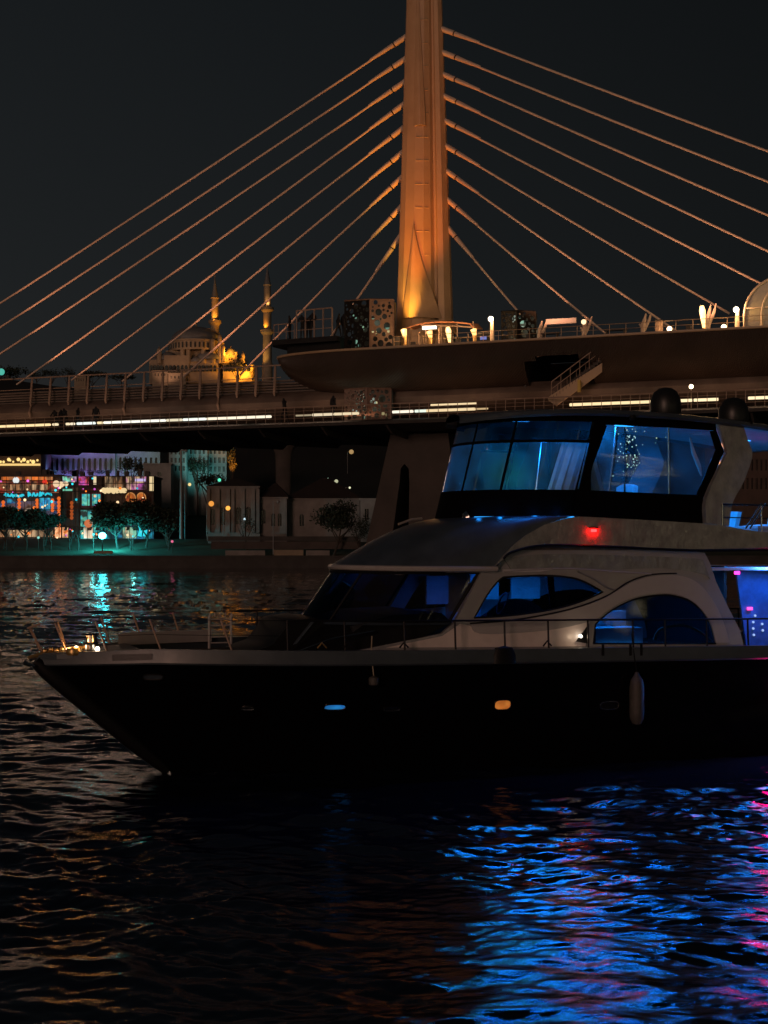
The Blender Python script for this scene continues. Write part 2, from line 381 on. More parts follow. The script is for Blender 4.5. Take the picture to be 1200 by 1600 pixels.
# ------------------------------------------------------------------ people (small figures on the bridge)
def person(base, face, pose, label, frame=BF, h=1.72, group='people standing on the bridge', m=None):
    """one skinned figure; face = heading in the frame's plane; pose: stand, lean, walk, sit"""
    bx, by, bz = base; f = Vector((math.cos(face), math.sin(face), 0)); sd_ = Vector((-f.y, f.x, 0)); up = Vector((0, 0, 1))
    def P(fw, sw, u): return Vector(base) + (f * fw + sd_ * sw + up * u) * h
    lean = {'stand': .01, 'lean': .13, 'walk': .03, 'sit': 0}[pose]
    V = [P(0, 0, .52), P(lean * .4, 0, .66), P(lean, 0, .81), P(lean * 1.2 + .01, 0, .87), P(lean * 1.3 + .02, 0, .935)]; Rr = [.088, .078, .095, .034, .062]
    E_ = [(0, 1), (1, 2), (2, 3), (3, 4)]
    st = {'stand': (.02, -.01), 'lean': (-.03, .05), 'walk': (.13, -.13), 'sit': (.22, .2)}[pose]
    for q, sg in enumerate((1, -1)):
        k = len(V); hip = P(0, .05 * sg, .50)
        if pose == 'sit': kn, an, toe = P(.22, .06 * sg, .50), P(.22, .06 * sg, .25), P(.32, .07 * sg, .235)
        else: kn, an, toe = P(st[q] * .6 + .02, .055 * sg, .27), P(st[q] - .01, .06 * sg, .035), P(st[q] + .09, .065 * sg, .018)
        V += [hip, kn, an, toe]; Rr += [.058, .042, .028, .022]; E_ += [(0, k), (k, k + 1), (k + 1, k + 2), (k + 2, k + 3)]
        k = len(V); sh = P(lean, .105 * sg, .81)
        if pose == 'lean' or pose == 'sit': el, wr, hn = P(lean + .12, .13 * sg, .66), P(lean + .25, .07 * sg, .63), P(lean + .30, .05 * sg, .635)
        else:
            a_ = -st[q] * .5
            el, wr, hn = P(a_, .14 * sg, .64), P(a_ + .05, .14 * sg, .50), P(a_ + .07, .13 * sg, .45)
        V += [sh, el, wr, hn]; Rr += [.040, .031, .022, .024]; E_ += [(2, k), (k, k + 1), (k + 1, k + 2), (k + 2, k + 3)]
    me = bpy.data.meshes.new('person'); me.from_pydata([tuple(v - Vector(base)) for v in V], E_, [])
    me.materials.append(m or M['cloth'])
    o = bpy.data.objects.new('person', me); COL.objects.link(o)
    sk = o.modifiers.new('skin', 'SKIN'); sk.use_smooth_shade = True
    if not me.skin_vertices: me.skin_vertices.new()
    for i, r in enumerate(Rr): me.skin_vertices[0].data[i].radius = (r * h, r * h * .85)
    me.skin_vertices[0].data[0].use_root = True
    ss = o.modifiers.new('sub', 'SUBSURF'); ss.levels = 1; ss.render_levels = 1
    o.location = frame.w(base); o.rotation_euler = (0, 0, frame.a)
    return tag(o, label, 'person', group)

# ------------------------------------------------------------------ the bridge
bridge = thing('cable_stayed_bridge', 'long cable-stayed metro bridge with a tall amber-lit pylon crossing behind the yacht', 'bridge', (0, 0, 0), BF)
# pylon: a tapering mast of rounded section with a flat back flange where the stays leave
def sect(z):
    t = (z - 20) / 22.5
    rl = -1.95 + .62 * t if z < 42.5 else -1.33 + .03 * (z - 42.5); rr = 1.96 - .79 * t if z < 42.5 else 1.17 - .02 * (z - 42.5)
    return rl, rr
def pyl_ring(z):
    rl, rr = sect(z); wd = rr - rl; o = []
    sp = [(0, 0), (.015, .55), (.08, 1.0), (.22, 1.32), (.42, 1.42), (.60, 1.22), (.705, .86), (.735, .50), (.775, .46), (.83, .72), (.93, .62), (1, .15)]
    s_ = [(a, b * (1.0 - .012 * (z - 20))) for a, b in sp]
    pts = s_ + [(a, -b) for a, b in reversed(s_[1:])]
    return [(rl + wd * a, -b * wd * .33, z) for a, b in pts]
mb = MB(); zs = [12.0, 16, 19.0] + [20 + i * 1.5 for i in range(30)] + [66]
rings = [pyl_ring(z) for z in zs]; mb.grid([r + [r[0]] for r in rings])
pylon = mb.build('pylon', M['steelpaint'], bridge, ang=24)
# the raised pointed facets at its foot
def pf(r, z):
    rl, rr = sect(z); u = (r - rl) / (rr - rl)
    sp = [(0, 0), (.015, .55), (.08, 1.0), (.22, 1.32), (.42, 1.42), (.60, 1.22), (.705, .86), (.8, .75), (1, .3)]
    for (a, b), (c, d) in zip(sp, sp[1:]):
        if u <= c: q = b + (d - b) * (u - a) / (c - a); break
    else: q = .3
    return q * (1 - .012 * (z - 20)) * (rr - rl) * .33
b = MB(); apex = BF.inv(648, 352, 1.5)
rowsP = []
for i in range(22):
    z = 20.3 + (apex[1] - 20.3) * i / 21; q = 1 - i / 21
    l = apex[0] - .78 * q; r_ = apex[0] + 1.75 * q ** 1.25 * (1 if q < .8 else 1)
    rowsP.append([(l + (r_ - l) * j / 8, -(pf(l + (r_ - l) * j / 8, z) + .16 + .34 * q * math.sin(math.pi * j / 8)), z) for j in range(9)])
b.grid(rowsP, (0, .16, 0)); b.build('pointed_facet', M['steelpaint'], bridge, ang=20)
apex2 = BF.inv(643, -60, 1.2); b = MB(); rowsP = []
for i in range(20):
    z = 33.5 + (apex2[1] - 33.5) * i / 19; q = 1 - i / 19
    c0 = -.55 + .012 * i
    rowsP.append([(c0 - .30 * q + (.30 * q + .62 * q) * j / 6 + .34 * q, -(pf(c0 - .3 * q + .92 * q * j / 6, z) + .03 + .10 * q * math.sin(math.pi * j / 6)), z) for j in range(7)])
b.grid(rowsP, (0, .1, 0)); b.build('upper_facet', M['steelpaint'], bridge, ang=20)
for z in [21.4 + 1.62 * i for i in range(20)]:
    rl, rr = sect(z)
    pts = [(rl + (rr - rl) * u, -(pf(rl + (rr - rl) * u, z) + .01), z + .03 * math.sin(u * 9)) for u in (.44, .5, .56, .62, .68)]
    MB().tube(pts, .022, 6).build('weld_band', M['steelpaint'], pylon)
b = MB(); b.grid([[(-2.0 * k + 2.02 * k * (1 + math.cos(a)) , -1.55 * k * math.sin(a), z) for a in [math.pi * 2 * j / 28 for j in range(29)]] for z, k in ((19.4, 1.12), (19.9, 1.1), (20.15, 1.02), (20.2, .8))])
b.build('pylon_collar', M['steelpaint'], bridge)
# stays
PL = [(635, 57), (633, 92), (632, 128), (632, 162), (630, 200), (629, 238), (628, 277), (627, 323), (625, 370)]
EL = [(-60, 510), (-60, 549), (-60, 592), (26, 601), (112, 594), (191, 596), (285, 590), (375, 586), (472, 590)]
PR = [(690, 45), (692, 82), (692, 116), (694, 150), (694, 188), (695, 227), (696, 266), (698, 311), (699, 355)]
ER = [(1200, 232), (1200, 280), (1200, 333), (1200, 390), (1200, 447), (1140, 490), (1055, 516), (946, 521), (838, 520)]
for PP, EE, sg in ((PL, EL, -1), (PR, ER, 1)):
    for i, (p, q) in enumerate(zip(PP, EE)):
        r0, z0 = BF.inv(*p); r1, z1 = BF.inv(*q)
        k = (17.3 if sg < 0 else 18.4)
        if z1 > k + .6 and i < 5:                     # run on to the deck beyond the frame
            t = (z0 - k) / (z0 - z1); r1 = r0 + (r1 - r0) * t; z1 = k
        A, B = Vector((r0 - sg * .35, 0, z0 + .2 * (z0 - z1) / abs(r1 - r0) * 1.7)), Vector((r1, 0, z1)); A = Vector((r0, 0, z0)) + (A - Vector((r0, 0, z0))) * .5
        D = B - A; n = 24; sag = D.length * .0035
        pts = [A + D * (j / n) - Vector((0, 0, 4 * sag * (j / n) * (1 - j / n))) for j in range(n + 1)]
        cb = MB().tube(pts, .074, 10).build('stay_cable', M['cable'], bridge)
        u = D.normalized()
        s_ = MB().tube([A - u * .2, A + u * 1.15, A + u * 1.17, A + u * 1.25, A + u * 1.27, A + u * 3.2], [.19, .18, .15, .15, .165, .10], 10).build('cable_socket', M['cable'], cb)
        MB().tube([A + u * 1.17, A + u * 1.26], .155, 10).build('socket_ring', M['rubber'], cb)
# girder of the tracks, with its rounded edge
def sweep(mb, prof, r0, r1, n=2, thick=None):
    mb.grid([[(r0 + (r1 - r0) * i / n, -a, z) for a, z in prof] for i in range(n + 1)]); return mb
def zn(px, py, n): return BF.inv(px, py, n)[1]
zt_r = zn(200, 583, 4.2); zt_p = zn(200, 604, 4.0); zt_b = zn(200, 627, 4.2); zt_c = zn(200, 651, 4.4)
edge = [(4.0, zt_b + .15), (4.25, zt_b), (4.62, zt_b - .25), (4.75, (zt_b + zt_c) / 2), (4.55, zt_c + .1), (3.6, zt_c - .35), (1.5, zt_c - .9), (-1.5, zt_c - .9), (-3.6, zt_c - .35), (-4.6, zt_c + .1), (-4.7, zt_c + .7), (-4.2, zt_b), (-4.0, zt_b + .15), (4.0, zt_b + .15)]
b = MB(); sweep(b, edge, -95, 95, 20); b.build('track_girder', M['brown'], bridge)
b = MB()
for k in range(5):
    z0 = zt_b + .15 + k * (zt_p - zt_b - .15) / 5; z1 = z0 + (zt_p - zt_b - .15) / 5 - .05
    for sg in (1, -1): sweep(b, [(3.92 * sg, z0), (4.02 * sg, z0 + .03), (4.0 * sg, z1), (3.9 * sg, z1), (3.92 * sg, z0)], -95, -1.0, 2)
b.build('sound_barrier', M['louvre'], bridge, smooth=False)
b = MB()
for z, r in ((zt_r, .055), (zt_p + .1, .03)):
    for sg in (1, -1): b.tube([(-95, -4.25 * sg, z), (-9, -4.25 * sg, z)], r, 6)
b.build('barrier_rail', M['railp'], bridge)
for k in range(22):                              # bowed posts
    r = BF.inv(53 + k * 29.2, 600, 4.2)[0]
    if r > -8.7: break
    long = k % 5 == 0
    pts = [(r - .10, -4.25, zt_r), (r - .02, -4.42, (zt_r + zt_p) / 2), (r + .02, -4.55, zt_p - .3), (r, -4.62, zt_b + .1), (r + .02, -4.60, zt_b - .12)]
    if long: pts += [(r + .15, -4.95, zt_b - .6), (r + .22, -4.85, zt_c + .05)]
    MB().tube(pts, [.06, .09, .10, .09, .06] + ([.09, .07] if long else []), 6).build('bowed_post', M['railp'], bridge)
# walkway hung at the side, its railing with a line of light in the handrail
zw = zn(200, 669, 7.0); zwr = zn(200, 647, 7.0); zwl = zn(200, 659, 7.0)
b = MB(); sweep(b, [(4.4, zw), (7.1, zw), (7.25, zw - .12), (7.2, zw - .32), (5.0, zw - .55), (-5.0, zw - .6), (-7.2, zw - .32), (-7.25, zw), (-4.4, zw), (-4.4, zw - .15), (4.4, zw - .15), (4.4, zw)], -95, 95, 30)
b.build('walkway', M['bdark'], bridge, smooth=False)
for i in range(26):                               # soffit ribs
    r = -60 + i * 4.6
    MB().panel([(7.0, zw - .36), (6.0, zw - .85), (1, zw - 1.15), (-6, zw - .85), (-7, zw - .36)], lambda a, z: (r, -a, z), (.14, 0, 0)).build('soffit_rib', M['conc'], bridge, smooth=False)
b = MB(); b.tube([(-95, -7.05, zwr), (95, -7.05, zwr)], .045, 6)
for z in (zw + .25, zw + .5, zwl + .28): b.tube([(-95, -7.05, z), (95, -7.05, z)], .015, 5)
b.build('walkway_handrail', M['railp'], bridge)
stops = [BF.inv(x, 650, 7.05)[0] for x in range(-20, 1230, 15)]
for x in range(0, len(stops), 1):
    MB().tube([(stops[x], -7.05, zw), (stops[x], -7.09, zwl), (stops[x], -7.05, zwr)], .024, 5).build('baluster_post', M['railp'], bridge)
for x0, x1, c, s in ((-160, 78, (1, .72, .36), 1.0), (82, 90, (1, .8, .5), .9), (103, 108, (1, .8, .5), .9), (110, 116, (1, .85, .6), .9), (120, 148, (.86, .95, .88), 1.0), (152, 160, (1, .8, .45), .9), (162, 258, (.95, .93, .80), 1.05), (260, 284, (1, .88, .62), .7), (286, 321, (.9, .95, .85), 1), (323, 423, (1, .88, .66), 1.0),
                     (462, 486, (1, .8, .5), .3), (488, 520, (1, .82, .55), .7), (522, 560, (1, .8, .5), .75), (613, 645, (1, .88, .7), 1.0), (648, 666, (.85, .95, .8), .9), (666, 742, (1, .75, .42), .8), (742, 762, (1, .7, .35), .5), (890, 1019, (1, .74, .40), 1.0), (1063, 1081, (1, .78, .46), 1.1), (1084, 1122, (1, .78, .46), 1.1), (1169, 1300, (1, .78, .46), 1.1)):
    a, c_ = BF.inv(x0, 650, 7.05)[0], BF.inv(x1, 650, 7.05)[0]
    z = zwl + (.0 if x0 < 880 else .04)
    MB().tube([(a, -7.0, z), (c_, -7.0, z)], .088 if s > .6 else .06, 8).build('handrail_light', emis('warm_light_tube', c, s * 1.2), bridge)
    if x0 in (666,): MB().tube([(a, -6.2, z + .42), (c_ - .2, -6.2, z + .42)], .07, 8).build('handrail_light', emis('warm_light_tube', c, 1.0), bridge)
# faint far-side strip and lamps inside the walkway throw light up on the girder
for r in (-52, -42, -32, -22, -12, -4, 4, 12, 20): light('strip_glow', 'AREA', (r, -6.2, zw + .35), 13, (1, .50, .27), bridge, aim=(r, -3.5, zw + 6), size=6, sizey=.3)
for r in (-62, -54, -46, -38, -30, -22, -14, -6): light('strip_light', 'AREA', (r, -7.2, zwl), 46, (1, .62, .42), bridge, aim=(r, -17, zwl - 2.6), size=6.5, sizey=.16)
for r in (10, 18, 26): light('strip_light', 'AREA', (r, -7.2, zwl), 70, (1, .58, .34), bridge, aim=(r, -17, zwl - 2.6), size=6.5, sizey=.16)
# station hull
zh = zn(800, 533, 6.0); zhb = zn(800, 612, 3.0)
def hull_pt(r, a):
    tip = -9.6; k = 1.0
    if r < -2.5:
        q = min(1, (-2.5 - r) / 7.1); k = math.sqrt(max(0, 1 - q ** 2.1))
    d = (zh - zhb + .55) * k
    wd = 6.0 * (.55 + .45 * k)
    if a < 0: return (r, -wd * -1, zh)
    n = wd * math.copysign(abs(math.cos(a)) ** .62, math.cos(a)); return (r, -n, zh - d * math.sin(a) ** .9)
st0, st1 = BF.inv(822, 560, 5)[0], BF.inv(925, 560, 5)[0]
rs = [-9.6 + .05, -9.5, -9.3, -9.0, -8.6, -8.1, -7.5, -6.8, -6, -5, -4, -3.2, -2.5] + list(np.arange(-2, 3.0, .5)); rs += list(np.arange(3, 14, .25)) + list(np.arange(14, 62, 2.0))
aa = [math.pi * j / 36 for j in range(37)]
b = MB(); P = [[hull_pt(r, a) for a in aa] for r in rs]; V = [p for row in P for p in row]; nv = len(aa); Fc = []
for i in range(len(rs) - 1):
    rm = (rs[i] + rs[i + 1]) / 2
    for j in range(nv - 1):
        zc = (P[i][j][2] + P[i][j + 1][2]) / 2; nn = -(P[i][j][1])
        top = zh - 1.05 - .35 * ((rm - (st0 + st1) / 2) / 2.5) ** 2
        if st0 < rm < st1 and nn > 1 and zc < top: continue
        Fc.append((i * nv + j, i * nv + j + 1, (i + 1) * nv + j + 1, (i + 1) * nv + j))
b.add(V, Fc)
b.build('station_belly', M['belly'], bridge, ang=60)
b = MB()
b.span((st0 - .1, 1.0, zh - .9), (st1 + .1, 1.2, zhb - .6)); b.span((st0 - .25, 1.2, zh - .5), (st0 - .1, -4.6, zhb - .3)); b.span((st1 + .1, 1.2, zh - .5), (st1 + .25, -3.6, zhb + .9))
b.build('stairwell_lining', M['bdark'], bridge, smooth=False)
b = MB(); b.tube([(st0 + .9, -5.7, zh - .98), (st0 + 1.6, -5.7, zh - .86), (st1 - 1.8, -5.7, zh - .84), (st1 - 1.2, -5.65, zh - .95)], .09, 6); b.build('opening_lintel', M['railp'], bridge)
# light edge beam along the station deck and the deck itself
b = MB(); b.grid([[(r, -6.06 * (.55 + .45 * (math.sqrt(max(0, 1 - min(1, (-2.5 - r) / 7.1) ** 2.1)) if r < -2.5 else 1)) - dy, zh + dz) for dy, dz in ((.02, -.06), (.10, -.02), (.10, .09), (-.1, .11), (-.3, .11))] for r in rs])
b.build('deck_edge', M['steelpaint'], bridge, ang=20)
b = MB(); b.span((-2.6, 5.8, zh + .0), (62, -5.8, zh + .06)); b.span((-9.0, 2.9, zh + .02), (-2.6, -3.2, zh + .06)); b.build('station_deck', M['conc'], bridge, smooth=False)
# the dark look-out slab over the hull's tip
zs_ = zn(470, 531, 4.5); r0 = BF.inv(423, 531, 4.5)[0]; r1 = BF.inv(535, 531, 4.5)[0]
b = MB(); b.panel([(r0, 4.2), (r0 + .4, 5.1), (r1, 5.4), (r1, -4), (r0 + .5, -4)], lambda x, n: (x, -n, zs_), (0, 0, -.34)); b.panel([(r0 + 1.2, 4.4), (r1, 4.9), (r1, -3), (r0 + 1.2, -3)], lambda x, n: (x, -n, zs_ - .34), (0, 0, -.62))
b.build('lookout_slab', M['rubber'], bridge, smooth=False)
def rail(name, pts, h, m, parent, rr=.035, post=.03, bars=(.5,), n=None, frame_local=True):
    b = MB(); P = [Vector(p) for p in pts]; up = Vector((0, 0, h))
    b.tube([p + up for p in P], rr, 6)
    for q in bars: b.tube([p + up * q for p in P], rr * .6, 5)
    for p in (resample(P, n) if n else P): b.tube([p, p + up], post, 5)
    return b.build(name, m, parent)
rail('lookout_railing', [(r0 + .1, -4.2, zs_), (r0 + .5, -5.0, zs_), (r0 + 2.1, -5.15, zs_)], 1.05, M['railp'], bridge, n=5)
rail('lookout_railing', [(r0 + 2.2, -5.0, zs_), (r1 - .4, -5.3, zs_)], 1.9, M['railp'], bridge, .05, .055, (.62, .3), n=5)
rail('deck_railing', [(BF.inv(615, 520, 5.9)[0], -5.85, zh + .11), (60, -5.85, zh + .11)], .62, M['steelpaint'], bridge, .022, .02, (.5,), n=60)
rail('deck_railing', [(-2, 5.7, zh + .11), (60, 5.7, zh + .11)], .9, M['railp'], bridge, .03, .03, (.5,), n=30)
# big forked anchor posts, right-hand side
for px, py, hgt in ((845, 523, 1.55), (915, 520, 1.6), (1007, 517, 1.6), (1108, 510, 1.9)):
    r, z = BF.inv(px, py, 3.0); z = zh + .1
    b = MB(); b.tube([(r - .12, -3.0, z), (r - .05, -3.05, z + hgt * .6), (r + .12, -3.1, z + hgt)], [.14, .17, .04], 7); b.tube([(r, -3.0, z + hgt * .35), (r + .3, -3.0, z + hgt * .75), (r + .42, -3.0, z + hgt * 1.03)], [.09, .10, .03], 6)
    b.tube([(r - .02, -3.0, z + hgt * .3), (r - .34, -2.9, z + hgt * .62)], [.08, .05], 6)
    b.build('anchor_post', M['cable'], bridge)
r, z = BF.inv(877, 502, 3.0); MB().box((r, -3.0, z), (2.0, .2, .34)).build('light_shield', M['gelcoat'], bridge, smooth=False)
# canopy with glass roof at the foot of the pylon
ra, rb = BF.inv(640, 505, 3.6)[0], BF.inv(745, 508, 3.6)[0]; zc = zn(690, 506, 3.6)
b = MB(); n = 16; b.grid([[(ra + (rb - ra) * i / n, -2.4 - .9 * j, zc + .28 * math.sin(math.pi * (i / n) ** .8) - .10 * j + (-.28 if i == n else 0)) for j in range(3)] for i in range(n + 1)], (0, 0, -.09))
b.build('canopy_roof', mat('orange_brown_canopy', (.50, .20, .09), .5, var=.2), bridge)
b = MB()
for i in range(5):
    r = ra + .2 + (rb - ra - .3) * i / 4; b.tube([(r, -4.0, zh + .1), (r, -4.05, zc - .05)], .045, 6)
b.tube([(ra + 1, -4.1, zc - .1), ((ra + rb) / 2 + 1, -4.2, zc - .28), (rb, -4.1, zc - .45)], .06, 6)
b.build('canopy_frame', M['railp'], bridge)
r, z = BF.inv(671, 512, 4.2); MB().box((r, -4.2, z), (.95, .16, .2)).build('canopy_light', emis('canopy_lamp', (1, .86, .66), 2.6), bridge)
# staircase down to the walkway
ta, za = BF.inv(940, 567, 5.0); tb, zb = BF.inv(866, 622, 5.8)
zb = max(zb, zw + .05); n = 16; b = MB()
for i in range(n):
    t = i / (n - 1); b.box((ta + (tb - ta) * t, -5.0 - .7 * t, za + (zb - za) * t), (.30, 1.5, .17))
b.build('stair_steps', M['conc'], bridge, smooth=False)
b = MB(); b.panel([(ta + .2, za - .1), (ta + .2, za - .65), (tb + .3, zb - .55), (tb - .2, zb - .2), (tb - .2, zb)], lambda x, z: (x, -5.0 - .7 * (ta - x) / (ta - tb) - .78, z), (0, .1, 0)); b.build('stair_string', M['steelpaint'], bridge, smooth=False)
b = MB()
for sg in (-.75, .75):
    A, B = Vector((ta, -5.0 - sg, za + .95)), Vector((tb, -5.7 - sg, zb + .95)); b.tube([A, B], .035, 5); b.tube([A - Vector((0, 0, .45)), B - Vector((0, 0, .45))], .02, 5)
    for i in range(6): b.tube([A.lerp(B, i / 5), A.lerp(B, i / 5) - Vector((0, 0, .95))], .025, 5)
b.build('stair_railing', M['railp'], bridge)
r, z = BF.inv(905, 603, 6.6); MB().box((r, -6.6, z), (.18, .18, .75)).build('yellow_box', mat('yellow_paint', (.55, .36, .05), .5), bridge)
# piers
def pier(px0, px1, pxb0, pxb1, ztop, slot=True, n=3.2):
    a0 = BF.inv(px0, 700, n)[0]; a1 = BF.inv(px1, 700, n)[0]; zb0 = BF.inv(pxb0, 835, n); b1 = BF.inv(pxb1, 835, n)[0]
    k = (ztop - (-3)) / (ztop - zb0[1]); c0 = a0 + (zb0[0] - a0) * k; c1 = a1 + (b1 - a1) * k
    s0 = BF.inv(632, 725, n); s1 = BF.inv(612, 845, n); s2 = BF.inv(640, 845, n)
    hole = [(s1[0], s1[1]), (s0[0] - .35, s0[1] - 1.2), (s0[0] - .28, s0[1] - .3), (s0[0], s0[1]), (s0[0] + .3, s0[1] - .3), (s0[0] + .36, s0[1] - 1.2), (s2[0] - .1, s2[1])]
    b = MB().panel([(c0, -3), (a0, ztop), (a1, ztop), (c1, -3)], lambda x, z: (x, -n, z), (0, 2 * n, 0), [hole] if slot else [])
    return b.build('bridge_pier', M['conc'], bridge, smooth=False)
pier(610, 700, 575, 720, zw - .7)
# lattice lift boxes
def lattice(parent, mp, W, H, seed, m, holes=26, rmin=.06, rmax=.2, th=(0, .06, 0)):
    rg = random.Random(seed); hs = []
    for _ in range(900):
        if len(hs) >= holes: break
        r = rg.uniform(rmin, rmax); x = rg.uniform(r + .06, W - r - .06); z = rg.uniform(r + .06, H - r - .06)
        if all((x - a) ** 2 + (z - c) ** 2 > (r + q + .035) ** 2 for a, c, q in hs): hs.append((x, z, r))
    H_ = [[(x + r * math.cos(2 * math.pi * k / 9), z + r * 1.1 * math.sin(2 * math.pi * k / 9)) for k in range(9)] for x, z, r in hs]
    return MB().panel([(0, 0), (W, 0), (W, H), (0, H)], mp, th, H_).build('pierced_panel', m, parent, smooth=False)
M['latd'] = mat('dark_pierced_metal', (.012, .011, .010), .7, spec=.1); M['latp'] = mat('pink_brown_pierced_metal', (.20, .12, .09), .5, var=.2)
M['milk'] = emis('lit_inner_glass', (.50, .75, .55), .32)
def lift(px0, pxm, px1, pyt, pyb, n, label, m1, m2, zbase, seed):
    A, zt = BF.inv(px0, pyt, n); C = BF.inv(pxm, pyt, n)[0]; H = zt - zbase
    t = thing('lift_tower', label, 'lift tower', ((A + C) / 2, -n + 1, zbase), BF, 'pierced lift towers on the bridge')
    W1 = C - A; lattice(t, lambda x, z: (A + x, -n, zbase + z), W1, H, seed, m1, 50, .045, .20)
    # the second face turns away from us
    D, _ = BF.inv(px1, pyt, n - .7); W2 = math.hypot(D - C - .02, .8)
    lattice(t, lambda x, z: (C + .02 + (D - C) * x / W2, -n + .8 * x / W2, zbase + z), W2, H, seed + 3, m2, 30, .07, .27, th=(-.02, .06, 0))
    b = MB(); b.span((A + .1, -n + 1.3, zbase), (D - .05, -n + 1.36, zbase + H * .97)); b.build('back_wall', M['bdark'], t, smooth=False)
    rg = random.Random(seed)
    for k in range(7):
        x = rg.uniform(A + .2, D - .3); z = zbase + rg.uniform(.1, .85) * H
        MB().box((x, -n + 1.1, z), (rg.uniform(.12, .4), .05, rg.uniform(.12, .5))).build('lit_glass', emis('lit_inner_glass', rg.choice([(.45, .75, .5), (.9, .75, .35), (.6, .8, .7), (.3, .6, .45)]), rg.uniform(.15, .6)), t)
    b = MB(); b.tube([(A, -n, zbase + H), (C, -n, zbase + H), (D, -n + .8, zbase + H)], .05, 5); b.tube([(C, -n - .02, zbase), (C, -n - .02, zbase + H)], .05, 5); b.tube([(D, -n + .8, zbase), (D, -n + .8, zbase + H)], .05, 5)
    b.build('corner_frame', m2, t)
    light('lift_light', 'POINT', ((A + D) / 2, -n + .7, zbase + H * .6), 14, (.8, .95, .7), t, size=.2)
    return t
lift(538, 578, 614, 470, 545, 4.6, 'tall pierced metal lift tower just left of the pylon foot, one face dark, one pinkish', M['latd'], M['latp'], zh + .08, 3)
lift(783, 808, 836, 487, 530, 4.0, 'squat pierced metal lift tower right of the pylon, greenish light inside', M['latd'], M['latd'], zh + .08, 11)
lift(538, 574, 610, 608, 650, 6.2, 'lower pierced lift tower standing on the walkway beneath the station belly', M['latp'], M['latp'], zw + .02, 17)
# glowing bollards and lamp posts on the station deck
def lamp(px, pyt, n, label, style, s=1.0, en=40):
    r, zt = BF.inv(px, pyt, n); z0 = zh + .1; H = zt - z0
    t = thing('deck_lamp', label, 'lamp', (r, -n, z0), BF, 'lamps along the station deck')
    if style == 'cone':
        p = MB().tube([(r + .05, -n, z0), (r + .03, -n, z0 + H * .55)], [.12, .13], 10).build('post', M['gold'], t)
        MB().tube([(r + .03, -n - .0, z0 + H * .55), (r - .05, -n - .02, z0 + H * .97), (r - .06, -n - .02, z0 + H)], [.12, .21, .1], 12).build('lamp_shade', emis('warm_bollard_glow', (1, .50, .15), 2.6 * s), t)
    elif style == 'long':
        MB().tube([(r + .08, -n, z0), (r + .07, -n, z0 + H * .12)], .11, 10).build('post', M['gold'], t)
        MB().tube([(r + .07, -n, z0 + H * .12), (r - .02, -n, z0 + H * .8), (r - .06, -n, z0 + H)], [.08, .19, .12], 12).build('lamp_shade', emis('warm_bollard_glow', (1, .55, .2), 2.4 * s), t)
    elif style == 'post':
        MB().tube([(r, -n, z0), (r, -n, z0 + H * .86)], [.14, .11], 8).build('post', M['cable'], t)
        MB().ball((r - .05, -n - .12, z0 + H * .93), .17, 8).build('lamp_head', emis('warm_lamp_head', (1, .80, .55), 9 * s), t)
    else:
        MB().tube([(r, -n, z0), (r, -n, z0 + .15)], .12, 8).build('post', M['railp'], t)
        MB().ball((r, -n, zt), .16, 8).build('lamp_head', emis('warm_lamp_head', (1, .70, .38), 7 * s), t)
    light('lamp_glow', 'POINT', (r, -n - .45, z0 + max(.3, H * .9)), en * 1.5, (1, .55, .22), t, size=.15)
    return t
lamp(632, 514, 5.2, 'cone-shaped glowing bollard at the left foot of the pylon, leftmost of the bollards', 'cone', 1, 60)
lamp(672, 517, 5.2, 'short cone-shaped glowing bollard under the canopy light, second from the left', 'cone', .8, 40)
lamp(701, 511, 5.2, 'longest glowing bollard, its shade lit full height, under the right end of the pylon', 'long', 1, 60)
lamp(741, 514, 5.2, 'glowing bollard with a gold post at the right end of the curved canopy', 'cone', .8, 40)
lamp(769, 496, 5.2, 'tall lamp post with a round bright head left of the squat lift tower', 'post', 1, 90)
lamp(912, 503, 5.2, 'small greenish-white lamp beside the second forked anchor post', 'low', .25, 10)
lamp(1046, 514, 5.2, 'low round lamp where a stay meets the deck, before the tall glowing column', 'low', .8, 30)
lamp(1098, 478, 5.2, 'tall glowing column lamp left of the curved shelter', 'long', 1.3, 90)
lamp(1131, 511, 5.2, 'low round lamp at deck level between column lamp and shelter', 'low', 1.0, 40)
lamp(1152, 482, 5.2, 'slim lamp post with bright head touching the curved shelter', 'post', 1.0, 80)
# curved glazed shelter at the right edge
ra = BF.inv(1164, 515, 5)[0]; t = thing('glass_shelter', 'rounded glazed entrance shelter with greenish ribs at the right end of the deck', 'shelter', (ra + 3, -3, zh + .1), BF)
prof = [tuple(q)[:2] for q in spline([Vector((0, 0, 0)), Vector((.02, 1.1, 0)), Vector((.35, 1.95, 0)), Vector((1.0, 2.6, 0)), Vector((2.0, 2.95, 0)), Vector((4.6, 3.1, 0))], 22)]
M['frost'] = mat('frosted_glass', (.22, .20, .12), .3, var=.35, vs=1.5)
MB().grid([[(ra + x, -5.2 + 3.8 * j / 6, zh + .12 + z) for j in range(7)] for x, z in prof], (.06, 0, -.05)).build('curved_roof', M['frost'], t)
MB().panel(prof + [(4.6, 0)], lambda x, z: (ra + x, -5.15, zh + .12 + z), (0, .06, 0)).build('side_glazing', M['frost'], t)
for k, q in enumerate((1.0, .78, .5)):
    MB().tube([(ra + 4.6 - (4.6 - x) * q, -5.26, zh + .12 + z * q ** .3) for x, z in prof], .075, 6).build('rib', M['cable'], t)
MB().tube([(ra, -5.26, zh + 1.3), (ra + 4.6, -5.26, zh + 1.3)], .05, 6).build('rib', M['cable'], t)
light('shelter_light', 'POINT', (ra + 2, -6.4, zh + 1.4), 22, (1, .75, .35), t, size=.3)
